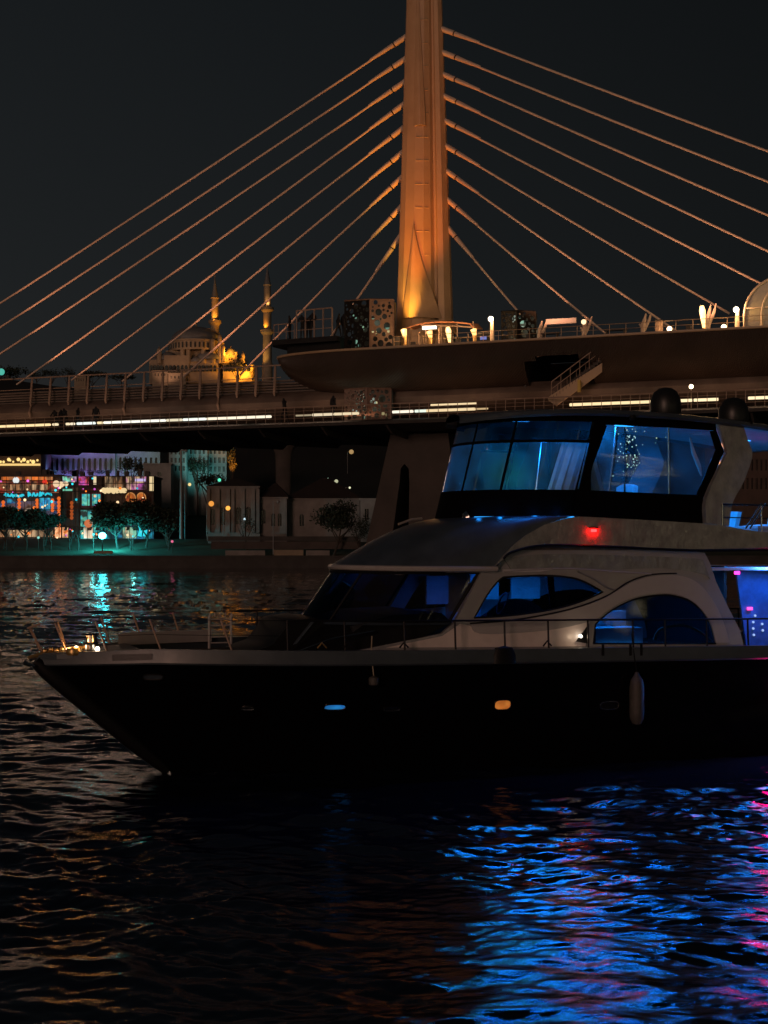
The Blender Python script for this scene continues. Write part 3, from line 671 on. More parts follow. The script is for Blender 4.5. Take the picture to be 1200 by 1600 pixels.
for i, (px, wd_, h_, n_, m_, nm, cat, lb) in enumerate(((620, .5, .7, 5.0, 'bdark', 'control_cabinet', 'cabinet', 'dark cabinet between the lift tower and the leftmost bollard'), (655, .12, .9, 4.9, 'railp', 'thin_post', 'post', 'thin post under the left part of the canopy'), (686, .12, 1.1, 4.9, 'railp', 'thin_post', 'post', 'taller thin post under the middle of the canopy'), (720, .9, .45, 4.9, 'bdark', 'bench', 'bench', 'low dark bench under the right part of the canopy'), (757, .7, .6, 5.0, 'pane', 'ticket_machine', 'machine', 'squat machine with a bluish screen left of the tall lamp post'), (860, .8, .4, 4.9, 'bdark', 'bench', 'bench', 'low dark bench right of the first forked anchor post'), (962, 1.0, .4, 4.9, 'bdark', 'bench', 'bench', 'long dark bench midway between two anchor posts'), (1030, .4, .8, 4.9, 'railp', 'litter_bin', 'bin', 'upright bin left of the low round lamp'))):
    r = BF.inv(px, 520, n_)[0]; t = thing(nm, lb, cat, (r, -n_, zh + .1), BF)
    b = MB()
    if nm == 'thin_post': b.tube([(r, -n_, zh + .1), (r, -n_, zh + .1 + h_)], [.06, .045], 7); b.build('post', M[m_], t); MB().ball((r, -n_, zh + .15 + h_), .08, 6).build('cap', M[m_], t)
    elif nm == 'bench':
        b.box((r, -n_, zh + .1 + h_), (wd_ * 1.4, .4, .08)); b.build('seat', M[m_], t, smooth=False)
        for q in (-.55, .55): MB().box((r + wd_ * q, -n_, zh + .1 + h_ / 2), (.08, .36, h_ - .08)).build('leg', M[m_], t, smooth=False)
    else:
        b.box((r, -n_, zh + .1 + h_ / 2), (wd_, .4, h_)); b.build('body', M[m_], t, smooth=False); MB().box((r, -n_, zh + .13 + h_), (wd_ * 1.1, .46, .06)).build('lid', M['bdark'], t, smooth=False)
        if nm == 'ticket_machine': MB().box((r, -n_ - .22, zh + .42), (wd_ * .6, .03, .22)).build('screen', emis('blue_screen', (.08, .22, .8), .6), t, smooth=False)
# a lamp on the walkway railing
r, z = BF.inv(1080, 604, 6.6); t = thing('walkway_lamp', 'small bright lamp above the walkway railing behind the first radar dome', 'lamp', (r, -6.6, zw), BF)
MB().tube([(r, -6.6, zw), (r, -6.6, z - .1)], .03, 6).build('post', M['railp'], t); MB().ball((r, -6.6, z), .13, 8).build('lamp_head', emis('warm_lamp_head', (1, .74, .42), 8), t)
# floodlights: the lamps that paint the mast and the stays
def flood(px, n, z, aim, en, col, sp, label, blend=.7, size=.1, r=None):
    r = BF.inv(px, 515, n)[0] if r is None else r
    t = thing('floodlight', label, 'floodlight', (r, -n, z), BF, 'floodlights aimed at the pylon and stays')
    MB().box((r, -n, z + .18), (.3, .25, .2)).build('housing', M['bdark'], t, smooth=False)
    light('flood_beam', 'SPOT', (r, -n - .02, z + .34), en, col, t, aim=aim, size=size, spot=sp, blend=blend)
    return t
flood(634, 3.6, zh + .1, (-1.1, -.9, 26.2), 4600, (1, .46, .05), 40, 'short-throw floodlight just left of the pylon foot', .9)
flood(646, 5.4, zh + .1, (-.5, -.3, 34), 6600, (1, .20, .008), 46, 'long-throw floodlight before the pylon foot', .9)
flood(716, 5.4, zh + .1, (.6, -.3, 42), 900, (1, .30, .07), 60, 'floodlight right of the pylon foot aimed up the mast', .8)
for r, label in ((-44, 'first'), (-31, 'second'), (-17, 'third')):
    flood(0, 5.0, zt_r - .1, (r + 6, 0, 27), 1900, (1, .40, .20), 110, f'{label} floodlight from the left along the track railing', r=r, blend=.5)
for r, label in ((9, 'near the squat lift tower'), (19, 'near the curved shelter'), (33, 'past the right edge of the photo')):
    flood(0, 5.6, zh + .12, (r + 5, 0, 30), 1500, (1, .40, .20), 100, f'deck floodlight aimed at the stays {label}', r=r, blend=.5)
# people
NP = [(453, 5.0, 'stand', 'person in dark clothes standing alone at the very tip of the look-out'), (473, 4.9, 'lean', 'first of the group leaning on the look-out railing'), (482, 4.5, 'stand', 'person in the middle of the look-out group'), (489, 4.9, 'lean', 'person at the right end of the look-out group, a little taller'),
      (528, 4.9, 'walk', 'person walking towards the pierced lift tower on the look-out'), (537, 4.7, 'stand', 'person standing close against the dark face of the lift tower')]
for i, (px, n, pose, lb) in enumerate(NP):
    r = BF.inv(px, 530, n - .1)[0]; person((r, -(n - .1), zs_ if px < 534 else zs_), [3.5, -1.4, 2.0, -1.2, .4, 1.2][i], pose, lb, h=[1.75, 1.7, 1.66, 1.82, 1.7, 1.7][i])
for i, (px, pose, lb) in enumerate([(88, 'lean', 'first of the cluster leaning over the walkway railing at the left'), (96, 'stand', 'second of the walkway cluster, upright with back to the light'), (104, 'lean', 'third of the walkway cluster, bent over the rail'), (121, 'walk', 'person walking just right of the walkway cluster'), (150, 'stand', 'person alone on the walkway under a bowed post'), (445, 'walk', 'person walking on the walkway beneath the hull tip'), (520, 'stand', 'person on the walkway left of the lower lift tower')]):
    r = BF.inv(px, 655, 6.6)[0]; person((r, -6.6, zw + .01), [-1.5, 2.8, -1.7, .1, -1.4, 3.1, 1.0][i], pose, lb, h=1.6 + .04 * i)

# ------------------------------------------------------------------ far bank
def leafmesh(mb, c, r, n, size, rg, flat=1.0, hole=.0):
    """leaf clumps scattered through a lumpy crown"""
    cx, cy, cz = c; lobes = [(Vector((rg.uniform(-.55, .55) * r[0], rg.uniform(-.55, .55) * r[1], rg.uniform(-.45, .5) * r[2])), rg.uniform(.35, .6)) for _ in range(14)]
    for _ in range(n):
        l, q = rg.choice(lobes); d = Vector((rg.gauss(0, 1), rg.gauss(0, 1), rg.gauss(0, 1))).normalized() * (rg.random() ** .45)
        p = Vector(c) + l + Vector((d.x * r[0] * q, d.y * r[1] * q, d.z * r[2] * q))
        a = Vector((rg.gauss(0, 1), rg.gauss(0, 1), rg.gauss(0, .7))).normalized() * size * rg.uniform(.6, 1.5)
        b = a.cross(Vector((rg.gauss(0, 1), rg.gauss(0, 1), rg.gauss(0, 1)))).normalized() * size * rg.uniform(.4, 1)
        mb.add([p - a, p + b, p + a, p - b * .8], [(0, 1, 2, 3)])
def tree(px0, px1, pyt, pyc, pyb, Y, label, n=1500, m=None, kind='round', group='trees on the far bank', bend=0, seed=None, name='broadleaf_tree'):
    rg = random.Random(seed or int(px0 * 7 + pyt)); A, B = at(px0, pyt, Y), at(px1, pyc, Y); g = hz((A.x + B.x) / 2, Y)
    zb = max(g, at(0, pyb, Y).z) if pyb else g; w_ = (B.x - A.x) / 2; cx = (A.x + B.x) / 2
    t = thing(name, label, 'tree', (cx, Y, zb - .1), group=group)
    zc0, zc1 = B.z, A.z; hc = (zc1 - zc0) / 2
    mb = MB(); leafmesh(mb, (cx, Y, (zc0 + zc1) / 2), (w_, w_ * .8, hc), n, max(.16, w_ * .055), rg)
    mb.build('crown', m or M['leaf'], t, smooth=False)
    mb = MB(); x = cx + bend
    mb.tube([(cx, Y, zb - .1), (cx + bend * .5, Y, zb + (zc0 - zb) * .5), (x, Y, zc0 + hc * .4)], [.28, .2, .12], 7)
    for k in range(5):
        a = rg.uniform(0, 6.28); z0 = zb + (zc0 - zb) * rg.uniform(.55, 1)
        mb.tube([(cx + bend * .6, Y, z0), (x + math.cos(a) * w_ * .4, Y + math.sin(a) * w_ * .3, zc0 + hc * .4), (x + math.cos(a) * w_ * .7, Y + math.sin(a) * w_ * .5, zc0 + hc * 1.1)], [.14, .09, .03], 5)
    mb.build('trunk', M['bark'], t)
    return t
# stone pines in front of the lit fronts
for i, (a, b_, t_, c_, lb) in enumerate([(-34, 44, 790, 831, 'umbrella pine at the far left edge of the bank'), (12, 76, 794, 833, 'umbrella pine before the orange columns, second from left'), (40, 100, 800, 834, 'umbrella pine right of the orange columns with a bare leaning trunk'),
                               (140, 228, 782, 829, 'wide umbrella pine just behind the cyan lamp'), (186, 270, 778, 832, 'tallest umbrella pine right of the cyan lamp'), (226, 300, 792, 836, 'umbrella pine beside the lamp column')]):
    tree(a, b_, t_, c_, 866, 309 + (i % 3) * 2, lb, 6500, bend=(-1) ** i * .7, group='umbrella pines on the far lawn', name='umbrella_pine')
for i, px in enumerate((8, 22, 40, 70, 78, 110, 121, 206, 262)):
    g = at(px, 866, 307); zt = at(px, 832 + (i * 5) % 9, 307).z
    mb = MB(); mb.tube([(g.x, 307, g.z - .5), (g.x + .3 * (-1) ** i, 307, (g.z + zt) / 2), (g.x - .1, 307, zt)], [.22, .16, .07], 6)
    for k in range(4): mb.tube([(g.x + .15, 307, (g.z + zt) / 2 + k * .4), (g.x + (k - 1.5) * .9, 307.3, zt + .6 + .2 * k)], [.1, .03], 5)
    solo(mb, 'bare_tree', M['bark'], ['thin bare tree at far left under the pine crowns', 'bare forked tree left of the orange columns', 'bare slender tree below the cyan sign', 'bare tree leaning below the orange columns', 'slim bare tree close beside the leaning one', 'bare dark tree left of the cyan lamp', 'bare dark tree nearest the cyan lamp', 'bare forked tree under the wide pine', 'bare sapling beside the lamp column'][i], 'tree', (g.x, 307, g.z - .5), group='bare trees on the far lawn')
tree(482, 560, 776, 838, 868, 300, 'dark round tree leaning before the stone hall', 2600, bend=1.6)
tree(368, 406, 802, 842, 872, 303, 'thin pale-twigged tree before the pilastered facade', 260, bend=-.5)
tree(540, 585, 800, 850, 872, 301, 'bushy tree at the right end of the low wall near the pier', 1100)
tree(183, 228, 710, 748, None, 392, 'dark round tree before the long purple-lit building', 1500, group='trees up the slope')
tree(288, 330, 702, 742, None, 375, 'dark tree before the pale blocks, teal light on its edge', 900, group='trees up the slope')
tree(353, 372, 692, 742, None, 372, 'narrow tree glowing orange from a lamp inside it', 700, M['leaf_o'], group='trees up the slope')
tree(296, 356, 738, 765, None, 352, 'low dark tree behind the left corner of the stone hall', 900, group='trees up the slope')
# skyline woods
for i, (a, b_, t_, c_) in enumerate([(-20, 50, 570, 592), (40, 75, 578, 592), (60, 100, 573, 592), (88, 122, 571, 592), (115, 175, 577, 594), (165, 215, 583, 596)]):
    tree(a, b_, t_, c_, None, 640, ['tree mass at the left edge of the skyline with a green light', 'low tree in the skyline dip, second from left', 'round skyline tree left of the middle stay', 'dome-shaped skyline tree behind the bridge railing', 'wide skyline tree between two stays', 'skyline tree closest to the mosque'][i], 500, group='trees on the skyline')
solo(MB().ball(tuple(at(2, 581, 632)), 1.5, 8), 'street_lamp', emis('green_white_lamp', (.15, .9, .7), .5), 'tiny green lamp among the skyline trees at the left edge', 'lamp', tuple(at(2, 581, 632)))

def arch2(x0, x1, z0, z1, n=8):
    r = (x1 - x0) / 2; c = (x0 + x1) / 2; zc = max(z0, z1 - r * 1.15)
    return [(x0, z0), (x1, z0), (x1, zc)] + [(c + r * math.cos(math.pi * k / n), zc + (z1 - zc) * math.sin(math.pi * k / n)) for k in range(1, n)] + [(x0, zc)]
def house(name, label, cat, x0, x1, yt, yb, Y, depth, m, wins=(), arched=False, roof=None, recess=.35, wm=None, frames=True, group=None, trim=None):
    """a box building whose front wall has real openings; wins in photo pixels on the front plane"""
    A, B = at(x0, yt, Y), at(x1, yb, Y); g = min(hz(A.x, Y + depth), B.z) if yb else hz(A.x, Y); zb = min(B.z, hz((A.x + B.x) / 2, Y)) - .3
    t = thing(name, label, cat, ((A.x + B.x) / 2, Y, zb), group=group)
    hs = []
    for wv in wins:
        a, c = at(wv[0], wv[3], Y), at(wv[2], wv[1], Y); hs.append(arch2(a.x, c.x, a.z, c.z) if arched else [(a.x, a.z), (c.x, a.z), (c.x, c.z), (a.x, c.z)])
    mb = MB().panel([(A.x, zb), (B.x, zb), (B.x, A.z), (A.x, A.z)], lambda x, z: (x, Y, z), (0, .45, 0), hs)
    mb.span((A.x, Y + .45, zb), (A.x + .4, Y + depth, A.z)); mb.span((B.x - .4, Y + .45, zb), (B.x, Y + depth, A.z)); mb.span((A.x + .4, Y + depth - .4, zb), (B.x - .4, Y + depth, A.z))
    mb.build('wall', m, t, smooth=False)
    for wv, h_ in zip(wins, hs):
        wmm = wv[4] if len(wv) > 4 else (wm or M['pane'])
        wn = MB().panel(h_, lambda x, z: (x, Y + recess, z), (0, .05, 0)).build('window', wmm, t, smooth=False)
        if frames:
            xs = [p[0] for p in h_]; z_ = [p[1] for p in h_]; c = (min(xs) + max(xs)) / 2
            MB().span((c - .05, Y + recess - .06, min(z_)), (c + .05, Y + recess - .01, max(z_))).build('frame', m, wn, smooth=False)
    MB().span((A.x - .3, Y - .3, A.z), (B.x + .3, Y + depth + .3, A.z + .35)).build('cornice', trim or m, t, smooth=False)
    if roof:
        kz = A.z + .36; rz = at(0, roof, Y + depth / 2).z; q = min(depth, B.x - A.x) * .45
        mb = MB().add([(A.x - .5, Y - .5, kz), (B.x + .5, Y - .5, kz), (B.x + .5, Y + depth + .5, kz), (A.x - .5, Y + depth + .5, kz), (A.x + q, Y + depth / 2, rz), (B.x - q, Y + depth / 2, rz)], [(0, 1, 5, 4), (1, 2, 5), (2, 3, 4, 5), (3, 0, 4), (0, 3, 2, 1)])
        mb.build('roof', M['tile'], t, smooth=False)
    else:
        MB().span((A.x + .4, Y + .45, A.z - .5), (B.x - .4, Y + depth - .4, A.z - .3)).build('roof', M['tile'], t, smooth=False)
    return t
# stone hall with tall arched windows
W_ = [(329, 795, 336, 820), (345, 793, 352, 820), (369, 792, 377, 819), (384, 792, 392, 819)]
hall = house('stone_hall', 'old stone waterfront hall with a pilastered front, arched windows and dark hipped roof', 'building', 325, 404, 762, 834, 316, 13, M['stone'], W_, True, roof=748)
for px in (326, 341, 357, 364, 380, 396, 403): p = at(px, 764, 315.7); q = at(px, 832, 315.7); MB().span((p.x - .35, 315.45, q.z), (p.x + .35, 315.98, p.z)).build('pilaster', M['stone'], hall, smooth=False)
p, q = at(323, 834, 315), at(406, 834, 315); MB().span((p.x, 315, p.z - 1.6), (q.x, 315.9, p.z)).build('plinth', M['stone'], hall, smooth=False)
house('stone_annex', 'lower plain wing joined to the right of the stone hall, small arched windows', 'building', 405, 448, 779, 834, 317, 14, M['stone'], [(408, 796, 415, 818), (424, 802, 430, 822), (434, 802, 440, 822)], True, roof=755)
house('long_wing', 'long low wing with a dark roof behind the round dark tree', 'building', 448.6, 562, 781, 834, 320, 20, M['stone'], [(468, 803, 475, 822), (500, 803, 507, 822), (530, 803, 537, 822)], True, roof=747)
house('end_block', 'plain block at the right end of the long wing beside the bridge pier', 'building', 563, 600, 781, 836, 318, 9, M['plaster'], [(570, 795, 576, 812)], False)
# low garden wall with pale panels, a lamp mast and chains
t = thing('garden_wall', 'low two-tier garden wall with pale panels below the stone hall', 'wall', tuple(at(450, 866, 301)))
for (x0, x1, y0, y1, m) in ((325, 560, 838, 845, 'quay'), (330, 560, 846, 858, 'conc'), (352, 414, 860, 876, 'stone'), (428, 474, 859, 877, 'stone2'), (478, 515, 860, 876, 'stone')):
    a, c = at(x0, y1, 301 + (1.2 if y0 < 850 else 0)), at(x1, y0, 301); MB().span((a.x, a.y, a.z), (c.x, a.y + .4, c.z)).build('wall_panel', M[m], t, smooth=False)
def mast(px, pyt, pyb, Y, label, r=.16, head=None, group='masts on the far bank', hs=.35):
    a, c = at(px, pyt, Y), at(px, pyb, Y); c.z = min(c.z, hz(c.x, Y)) if pyb > 860 else c.z
    t = thing('lamp_mast', label, 'lamp post', (c.x, Y, c.z), group=group)
    MB().tube([c, (a + c) / 2, a], [r, r * .8, r * .6], 8).build('post', M['plaster'], t); MB().tube([a, a + Vector((1.0, 0, .15))], r * .45, 5).build('arm', M['plaster'], t)
    MB().ball(tuple(a + Vector((1.0, 0, 0))), hs, 8).build('lamp_head', head or M['plaster'], t); return t
mast(283, 704, 842, 306, 'tall pale lamp mast standing alone between the shops and the stone hall', .34, hs=.4)
mast(289, 757, 842, 307, 'shorter post with a yellowish lit head right beside the tall mast', .13, emis('yellow_lamp', (1, .75, .3), 1.0))
mast(427, 784, 878, 302, 'thin grey post before the garden wall', .13)
mast(349, 794, 838, 312, 'small orange lit lamp in front of the pilastered facade', .1, emis('orange_lamp', (1, .38, .06), 1.6), hs=.5)
mast(323, 787, 838, 313, 'orange lamp at the left corner of the stone hall', .1, emis('orange_lamp', (1, .38, .06), .9), hs=.6)
mast(375, 811, 838, 309, 'tiny bluish lamp under the third arched window', .06, emis('blue_white_lamp', (.6, .8, .9), 1.2), hs=.25)
mast(336, 750, 790, 330, 'green signal lamp behind the stone hall roof', .1, emis('green_lamp', (.1, .8, .5), 1.2), hs=.4)
mast(506, 750, 790, 345, 'greenish white lamp above the roof of the long wing', .1, emis('greenwhite_lamp', (.6, .95, .7), 1.6), hs=.5)
mast(519, 752, 790, 346, 'dim cream lamp just right of the greenish white lamp', .1, emis('cream_lamp', (.8, .8, .5), .6), hs=.45)
mast(540, 762, 795, 346, 'single cream lamp near the bridge pier', .1, emis('cream_lamp', (.8, .8, .5), 1.2), hs=.25)
mast(543, 706, 740, 372, 'amber square lamp high behind the pier', .1, emis('amber_lamp', (.8, .5, .2), .5), hs=.6)
# approach-road column with flared head
t = thing('viaduct_column', 'pale concrete viaduct column with a flared head behind the stone annex', 'column', tuple(at(443, 760, 345)))
a = at(443, 694, 345); zb = hz(a.x, 345)
MB().grid([[(a.x + w0 * sx * math.cos(q) * 1.0, 345 + w0 * .6 * math.sin(q), z) for q in [2 * math.pi * k / 20 for k in range(21)]] for z, w0, sx in ((zb - .5, 1.9, 1), (a.z - 4, 1.9, 1), (a.z - 2, 2.1, 1), (a.z - .8, 2.8, 1), (a.z, 3.6, 1.15))]).build('shaft', M['conc'], t)
p, q = at(390, 690, 345), at(640, 690, 345); MB().span((p.x, 342, a.z), (q.x, 348, a.z + 1.2)).build('beam', M['bdark'], t, smooth=False)
# pale blocks up the slope
def gridwins(x0, x1, y0, y1, nx, ny, fx=.5, fy=.6, m=None):
    dx, dy = (x1 - x0) / nx, (y1 - y0) / ny
    return [(x0 + dx * (i + .5 - fx / 2), y0 + dy * (j + .5 - fy / 2), x0 + dx * (i + .5 + fx / 2), y0 + dy * (j + .5 + fy / 2)) + ((m(i, j),) if m and m(i, j) else ()) for i in range(nx) for j in range(ny)]
rg = random.Random(3)
house('apartment_block', 'pale flat-roofed block with small dark windows behind the tall lamp mast', 'building', 264, 291, 696, 742, 372, 9, M['plaster'], gridwins(265, 290, 700, 738, 4, 3))
house('apartment_block', 'pale block with teal-lit wall behind the dark tree', 'building', 293, 324, 694, 744, 376, 9, M['plaster'], gridwins(295, 322, 698, 740, 4, 3), group=None)
house('apartment_block', 'pale block with rows of dark windows left of the orange tree', 'building', 325, 354, 695, 744, 379, 9, M['plaster'], gridwins(326, 353, 698, 740, 4, 3))
light('teal_wall_light', 'SPOT', tuple(at(318, 742, 366)), 2500, (.2, .85, .8), None, aim=tuple(at(322, 715, 377)), size=.5, spot=110)
house('small_block', 'small grey-green block with a plain front right of the purple-lit building', 'building', 224, 267, 726, 752, 366, 8, M['plaster'], [(230, 738, 236, 744), (246, 738, 252, 744)])
# long building washed in violet and blue light
wn = gridwins(68, 178, 714, 737, 13, 1, .5, .85); pb = house('arcaded_building', 'long low building with arches washed in violet and blue light', 'building', 65, 180, 705, 741, 404, 12, M['plaster'], wn, True, frames=False)
house('arcaded_building', 'pale continuation of the arcaded building washed in greenish light behind the round tree', 'building', 181, 250, 705, 741, 405, 12, M['plaster'], gridwins(184, 248, 712, 736, 8, 1, .5, .8), True, frames=False)
for px, c, en in ((80, (.16, .30, .9), 2900), (112, (.42, .18, .85), 2300), (142, (.40, .20, .9), 2300), (168, (.22, .30, .95), 2300), (192, (.35, .75, .75), 1200), (238, (.4, .8, .75), 1200)):
    light('facade_light', 'SPOT', tuple(at(px, 742, 393)), en, c, None, aim=tuple(at(px, 712, 405)), size=.4, spot=120)
light('orange_tree_light', 'SPOT', tuple(at(362, 742, 368.5)), 3600, (1, .36, .04), None, aim=tuple(at(362, 700, 372)), size=.3, spot=95)
# dark long block with a line of yellow light, far left
t = house('dark_hall', 'dark flat building at the far left with a strip of yellow lights along it', 'building', -40, 64, 702, 752, 388, 12, M['plast_d'], [])
p, q = at(-40, 726, 387.6), at(63, 726, 387.6); MB().span((p.x, 387.4, p.z - .28), (q.x, 387.7, p.z + .28)).build('light_strip', emis('yellow_strip', (1, .66, .22), .95), t)
rg = random.Random(4)
for k in range(12): p = at(2 + k * 5 + rg.uniform(-2, 2), 722 - rg.uniform(0, 5), 387.3); MB().ball(tuple(p), rg.uniform(.2, .55), 6).build('bulb', emis('yellow_strip', (1, .66, .22), 1.3), t)
# neon-lit shop fronts. everything bright here is a sign, lantern or lit window
def front(x0, x1, yt, yb, Y, label, m=None, roof=None):
    return house('shop_building', label, 'building', x0, x1, yt, yb, Y, 12, m or M['plast_d'], [], roof=roof, group=None)
shopA = front(-45, 95, 744, 842, 334, 'brown shop building at the far left with cyan lettering over orange lantern columns')
shopB = front(97, 160, 746, 842, 336, 'narrow shop building with two square cyan windows in dark red frames')
shopC = front(162, 240, 746, 842, 335, 'wide shop building with cream bulb sign and orange arched windows')
def sign(par, name, x0, y0, x1, y1, m, Y=333.0, d=.35):
    a, c = at(x0, y1, Y), at(x1, y0, Y); return MB().span((a.x, Y, a.z), (c.x, Y + d, c.z)).build(name, m, par, smooth=False)
C_ = dict(cy=(.02, .62, .78), bl=(.02, .28, .80), og=(1, .20, .02), cr=(1, .66, .36), mg=(.75, .12, .62), gr=(.2, .75, .50), rd=(.8, .06, .03), wh=(.75, .80, .72), br=(.55, .22, .08))
def S(n, c1, c2, s, sc=1.1, st=(1, 1, 1), dk=.38): return litsign('lit_' + n, C_[c1], C_[c2], s, sc, st, dk)
mm = S('orange_strip', 'og', 'br', 1.1, .9, (1, 1, .3))
sign(shopA, 'light_strip', 2, 745, 82, 750, mm); sign(shopA, 'lit_window_row', 16, 757, 74, 765.5, S('cream_row', 'cr', 'br', 1.1, 1.0, (1, 1, .25)))
sign(shopA, 'lit_window_row', -30, 752, 92, 770, S('red_brown_clutter', 'rd', 'br', .5, .9), 333.5)
def scrawl(par, x0, x1, y0, y1, Y, m, rg, n):
    """luminous script strokes, illegible at this distance"""
    mb = MB(); a, c = at(x0, y1, Y), at(x1, y0, Y); w_ = (c.x - a.x) / n; h = c.z - a.z; pts = []
    for k in range(n):
        x = a.x + w_ * k
        for q in range(4): pts.append((x + w_ * (q / 4 + rg.uniform(-.1, .1)), Y, a.z + h * (rg.uniform(.05, .75) if q % 2 else rg.uniform(.3, 1.0 if k in (0, n // 2) else .7))))
    mb.tube(spline(pts, n * 12), .19, 5); return mb.build('lit_lettering', m, par)
cy = emis('cyan_neon', C_['cy'], .95)
scrawl(shopA, 9, 38, 769, 778, 332.6, cy, random.Random(1), 6); scrawl(shopA, 44, 82, 768, 777, 332.6, cy, random.Random(2), 8)
sign(shopA, 'lit_panel', 9, 779, 24, 786, S('blue_panel', 'bl', 'cy', .7, 1.4)); sign(shopA, 'lit_panel', 62, 778, 79, 797, S('blue_square', 'bl', 'cy', 1.0, 1.6, dk=.30))
for px, y0, y1 in ((30, 778, 806), (5, 782, 800), (58, 779, 806), (82, 779, 800), (92, 776, 823), (112, 783, 812)):
    par = shopA if px < 96 else shopB; a, c = at(px, y1, 332.5), at(px, y0, 332.5); n = max(3, int((c.z - a.z) / .8)); mb = MB()
    mb.tube([(a.x, 332.5, a.z + (c.z - a.z) * k / (2 * n)) for k in range(2 * n + 1)], [.22 if k % 2 == 0 else .46 for k in range(2 * n + 1)], 8)
    mb.build('lantern_column', emis('orange_lantern', (1, .17, .02), .8 if px != 112 else .35), par)
a = at(45.5, 805, 332.6); MB().panel([(a.x + 1.45 * math.cos(q), a.z + 1.7 * math.sin(q)) for q in [math.pi * k / 12 for k in range(13)]], lambda x, z: (x, 332.6, z), (0, .2, 0)).build('half_round_sign', litsign('cream_half_round', (.8, .6, .45), (.5, .35, .25), .75, .8, dk=.1), shopA)
sign(shopA, 'light_strip', 12, 794.5, 31, 798.5, emis('green_tube', C_['gr'], .5)); sign(shopA, 'lit_window_row', -30, 783, 94, 826, S('faint_rooms', 'br', 'bl', .35, .7), 333.6)
sign(shopA, 'ground_floor_glow', -30, 828, 82, 839, S('warm_ground', 'cr', 'br', .75, .8, (1, 1, .4)))
sign(shopA, 'ground_floor_glow', 86, 824, 94.5, 840, S('kiosk_glow', 'cr', 'og', 1.5, 1.0, dk=.2))
sign(shopB, 'ground_floor_glow', 97, 824, 106, 840, S('kiosk_glow', 'cr', 'og', 1.3, 1.0, dk=.2))
sign(shopB, 'lit_panel', 97.5, 744, 119, 753, S('purple_teal', 'mg', 'gr', 1.2, 1.3, dk=.3)); sign(shopB, 'lit_panel', 122, 744, 138, 758, S('magenta_panel', 'mg', 'rd', 1.0, 1.4, dk=.34)); sign(shopB, 'lit_panel', 145.5, 744, 150, 757, emis('cream_panel', (1, .8, .5), .8))
sign(shopB, 'light_strip', 98, 764, 115, 768, emis('green_tube', C_['gr'], .7)); sign(shopB, 'beige_column', 113, 762, 117, 786, M['stone2'], 332.7); sign(shopB, 'beige_column', 119, 762, 124, 786, M['stone2'], 332.7)
for x0, x1 in ((128, 140), (144, 156.5)):
    f_ = sign(shopB, 'window_frame', x0 - 1.6, 764, x1 + 1.6, 793.5, mat('dark_red_paint', (.20, .03, .05), .6), 333.1); sign(f_, 'window_pane', x0, 772, x1, 790, S('cyan_window', 'cy', 'gr', .95, 1.5, dk=.15), 332.9, .15)
for i in range(3): MB().ball(tuple(at(88 + i * 7.5, 756 + i % 2, 333)), .8 - .1 * i, 8).build('round_lamp', emis('cream_ball', (1, .7, .42), .9), shopB)
MB().ball(tuple(at(25, 750.5, 332.8)), .75, 8).build('round_lamp', emis('white_ball', (.8, .85, .85), 1.0), shopA); MB().ball(tuple(at(70, 753, 332.8)), .6, 8).build('round_lamp', emis('red_ball', (.9, .04, .02), .8), shopA)
MB().ball(tuple(at(138, 818, 331)), .95, 8).build('round_lamp', emis('orange_ball', (1, .25, .08), .6), shopB)
sign(shopB, 'ground_floor_glow', 126, 797, 160, 842, S('teal_ground', 'cy', 'gr', .9, .9, dk=.42)); sign(shopB, 'lit_panel', 131, 824, 145, 841, S('pale_shopfront', 'wh', 'cr', 1.3, .9, (1, 1, .5), dk=.25), 332.8)
sign(shopC, 'lit_window_row', 164, 744, 192, 762, S('brown_windows', 'cr', 'br', .55, 1.1, (1, 1, .3), dk=.42)); sign(shopC, 'lit_window_row', 197, 744, 228, 765, S('magenta_rooms', 'mg', 'cr', .85, 1.2, (1, 1, .5), dk=.38)); sign(shopC, 'light_strip', 211, 748, 227, 752, emis('lilac_strip', (.6, .5, .85), .9), 332.6)
mb = MB(); rg = random.Random(8)
for x0, x1 in ((160, 184), (187, 196)):
    k = x0 + 2
    while k < x1: mb.ball(tuple(at(k, 766.5 + rg.uniform(-1, 1), 332.6)), .62, 6); k += 2.6
mb.build('bulb_sign', emis('cream_bulbs', (1, .74, .38), .85), shopC)
sign(shopC, 'light_column', 233.5, 744, 239.5, 767, emis('cream_column', (1, .76, .4), .8), 332.7)
for x0, x1 in ((197, 212), (214, 228)):
    a, c = at(x0, 784, 333), at(x1, 770, 333); wf = MB().panel(arch2(a.x, c.x, a.z, c.z), lambda x, z: (x, 332.8, z), (0, .3, 0)).build('arched_window', litsign('orange_arch', (1, .25, .03), (.6, .08, .02), .6, .9, dk=.3), shopC, smooth=False)
    MB().tube([(p[0], 332.7, p[1]) for p in arch2(a.x, c.x, a.z, c.z)], .12, 5).build('window_frame', emis('orange_edge', (1, .42, .12), .5), wf)
sign(shopC, 'lit_panel', 192, 824, 213, 841, S('warm_shopfront', 'cr', 'gr', 1.1, .9, (1, 1, .5), dk=.3)); sign(shopC, 'lit_window_row', 164, 798, 240, 842, S('teal_rooms', 'cy', 'bl', .6, .9, dk=.48), 333.6)
for px, y0, y1, r in ((221, 800, 824, .5), (224, 797, 812, .35), (218, 818, 838, .5), (226, 812, 838, .45)):
    mb = MB(); a, c = at(px, y1, 332.4), at(px, y0, 332.4); mb.tube([a, (a + c) / 2 + Vector((.3, 0, 0)), c], [r, r * .7, r], 8); mb.build('light_column', emis('cyan_light_column', (.03, .75, .85), 1.0), shopC)
rg = random.Random(12)
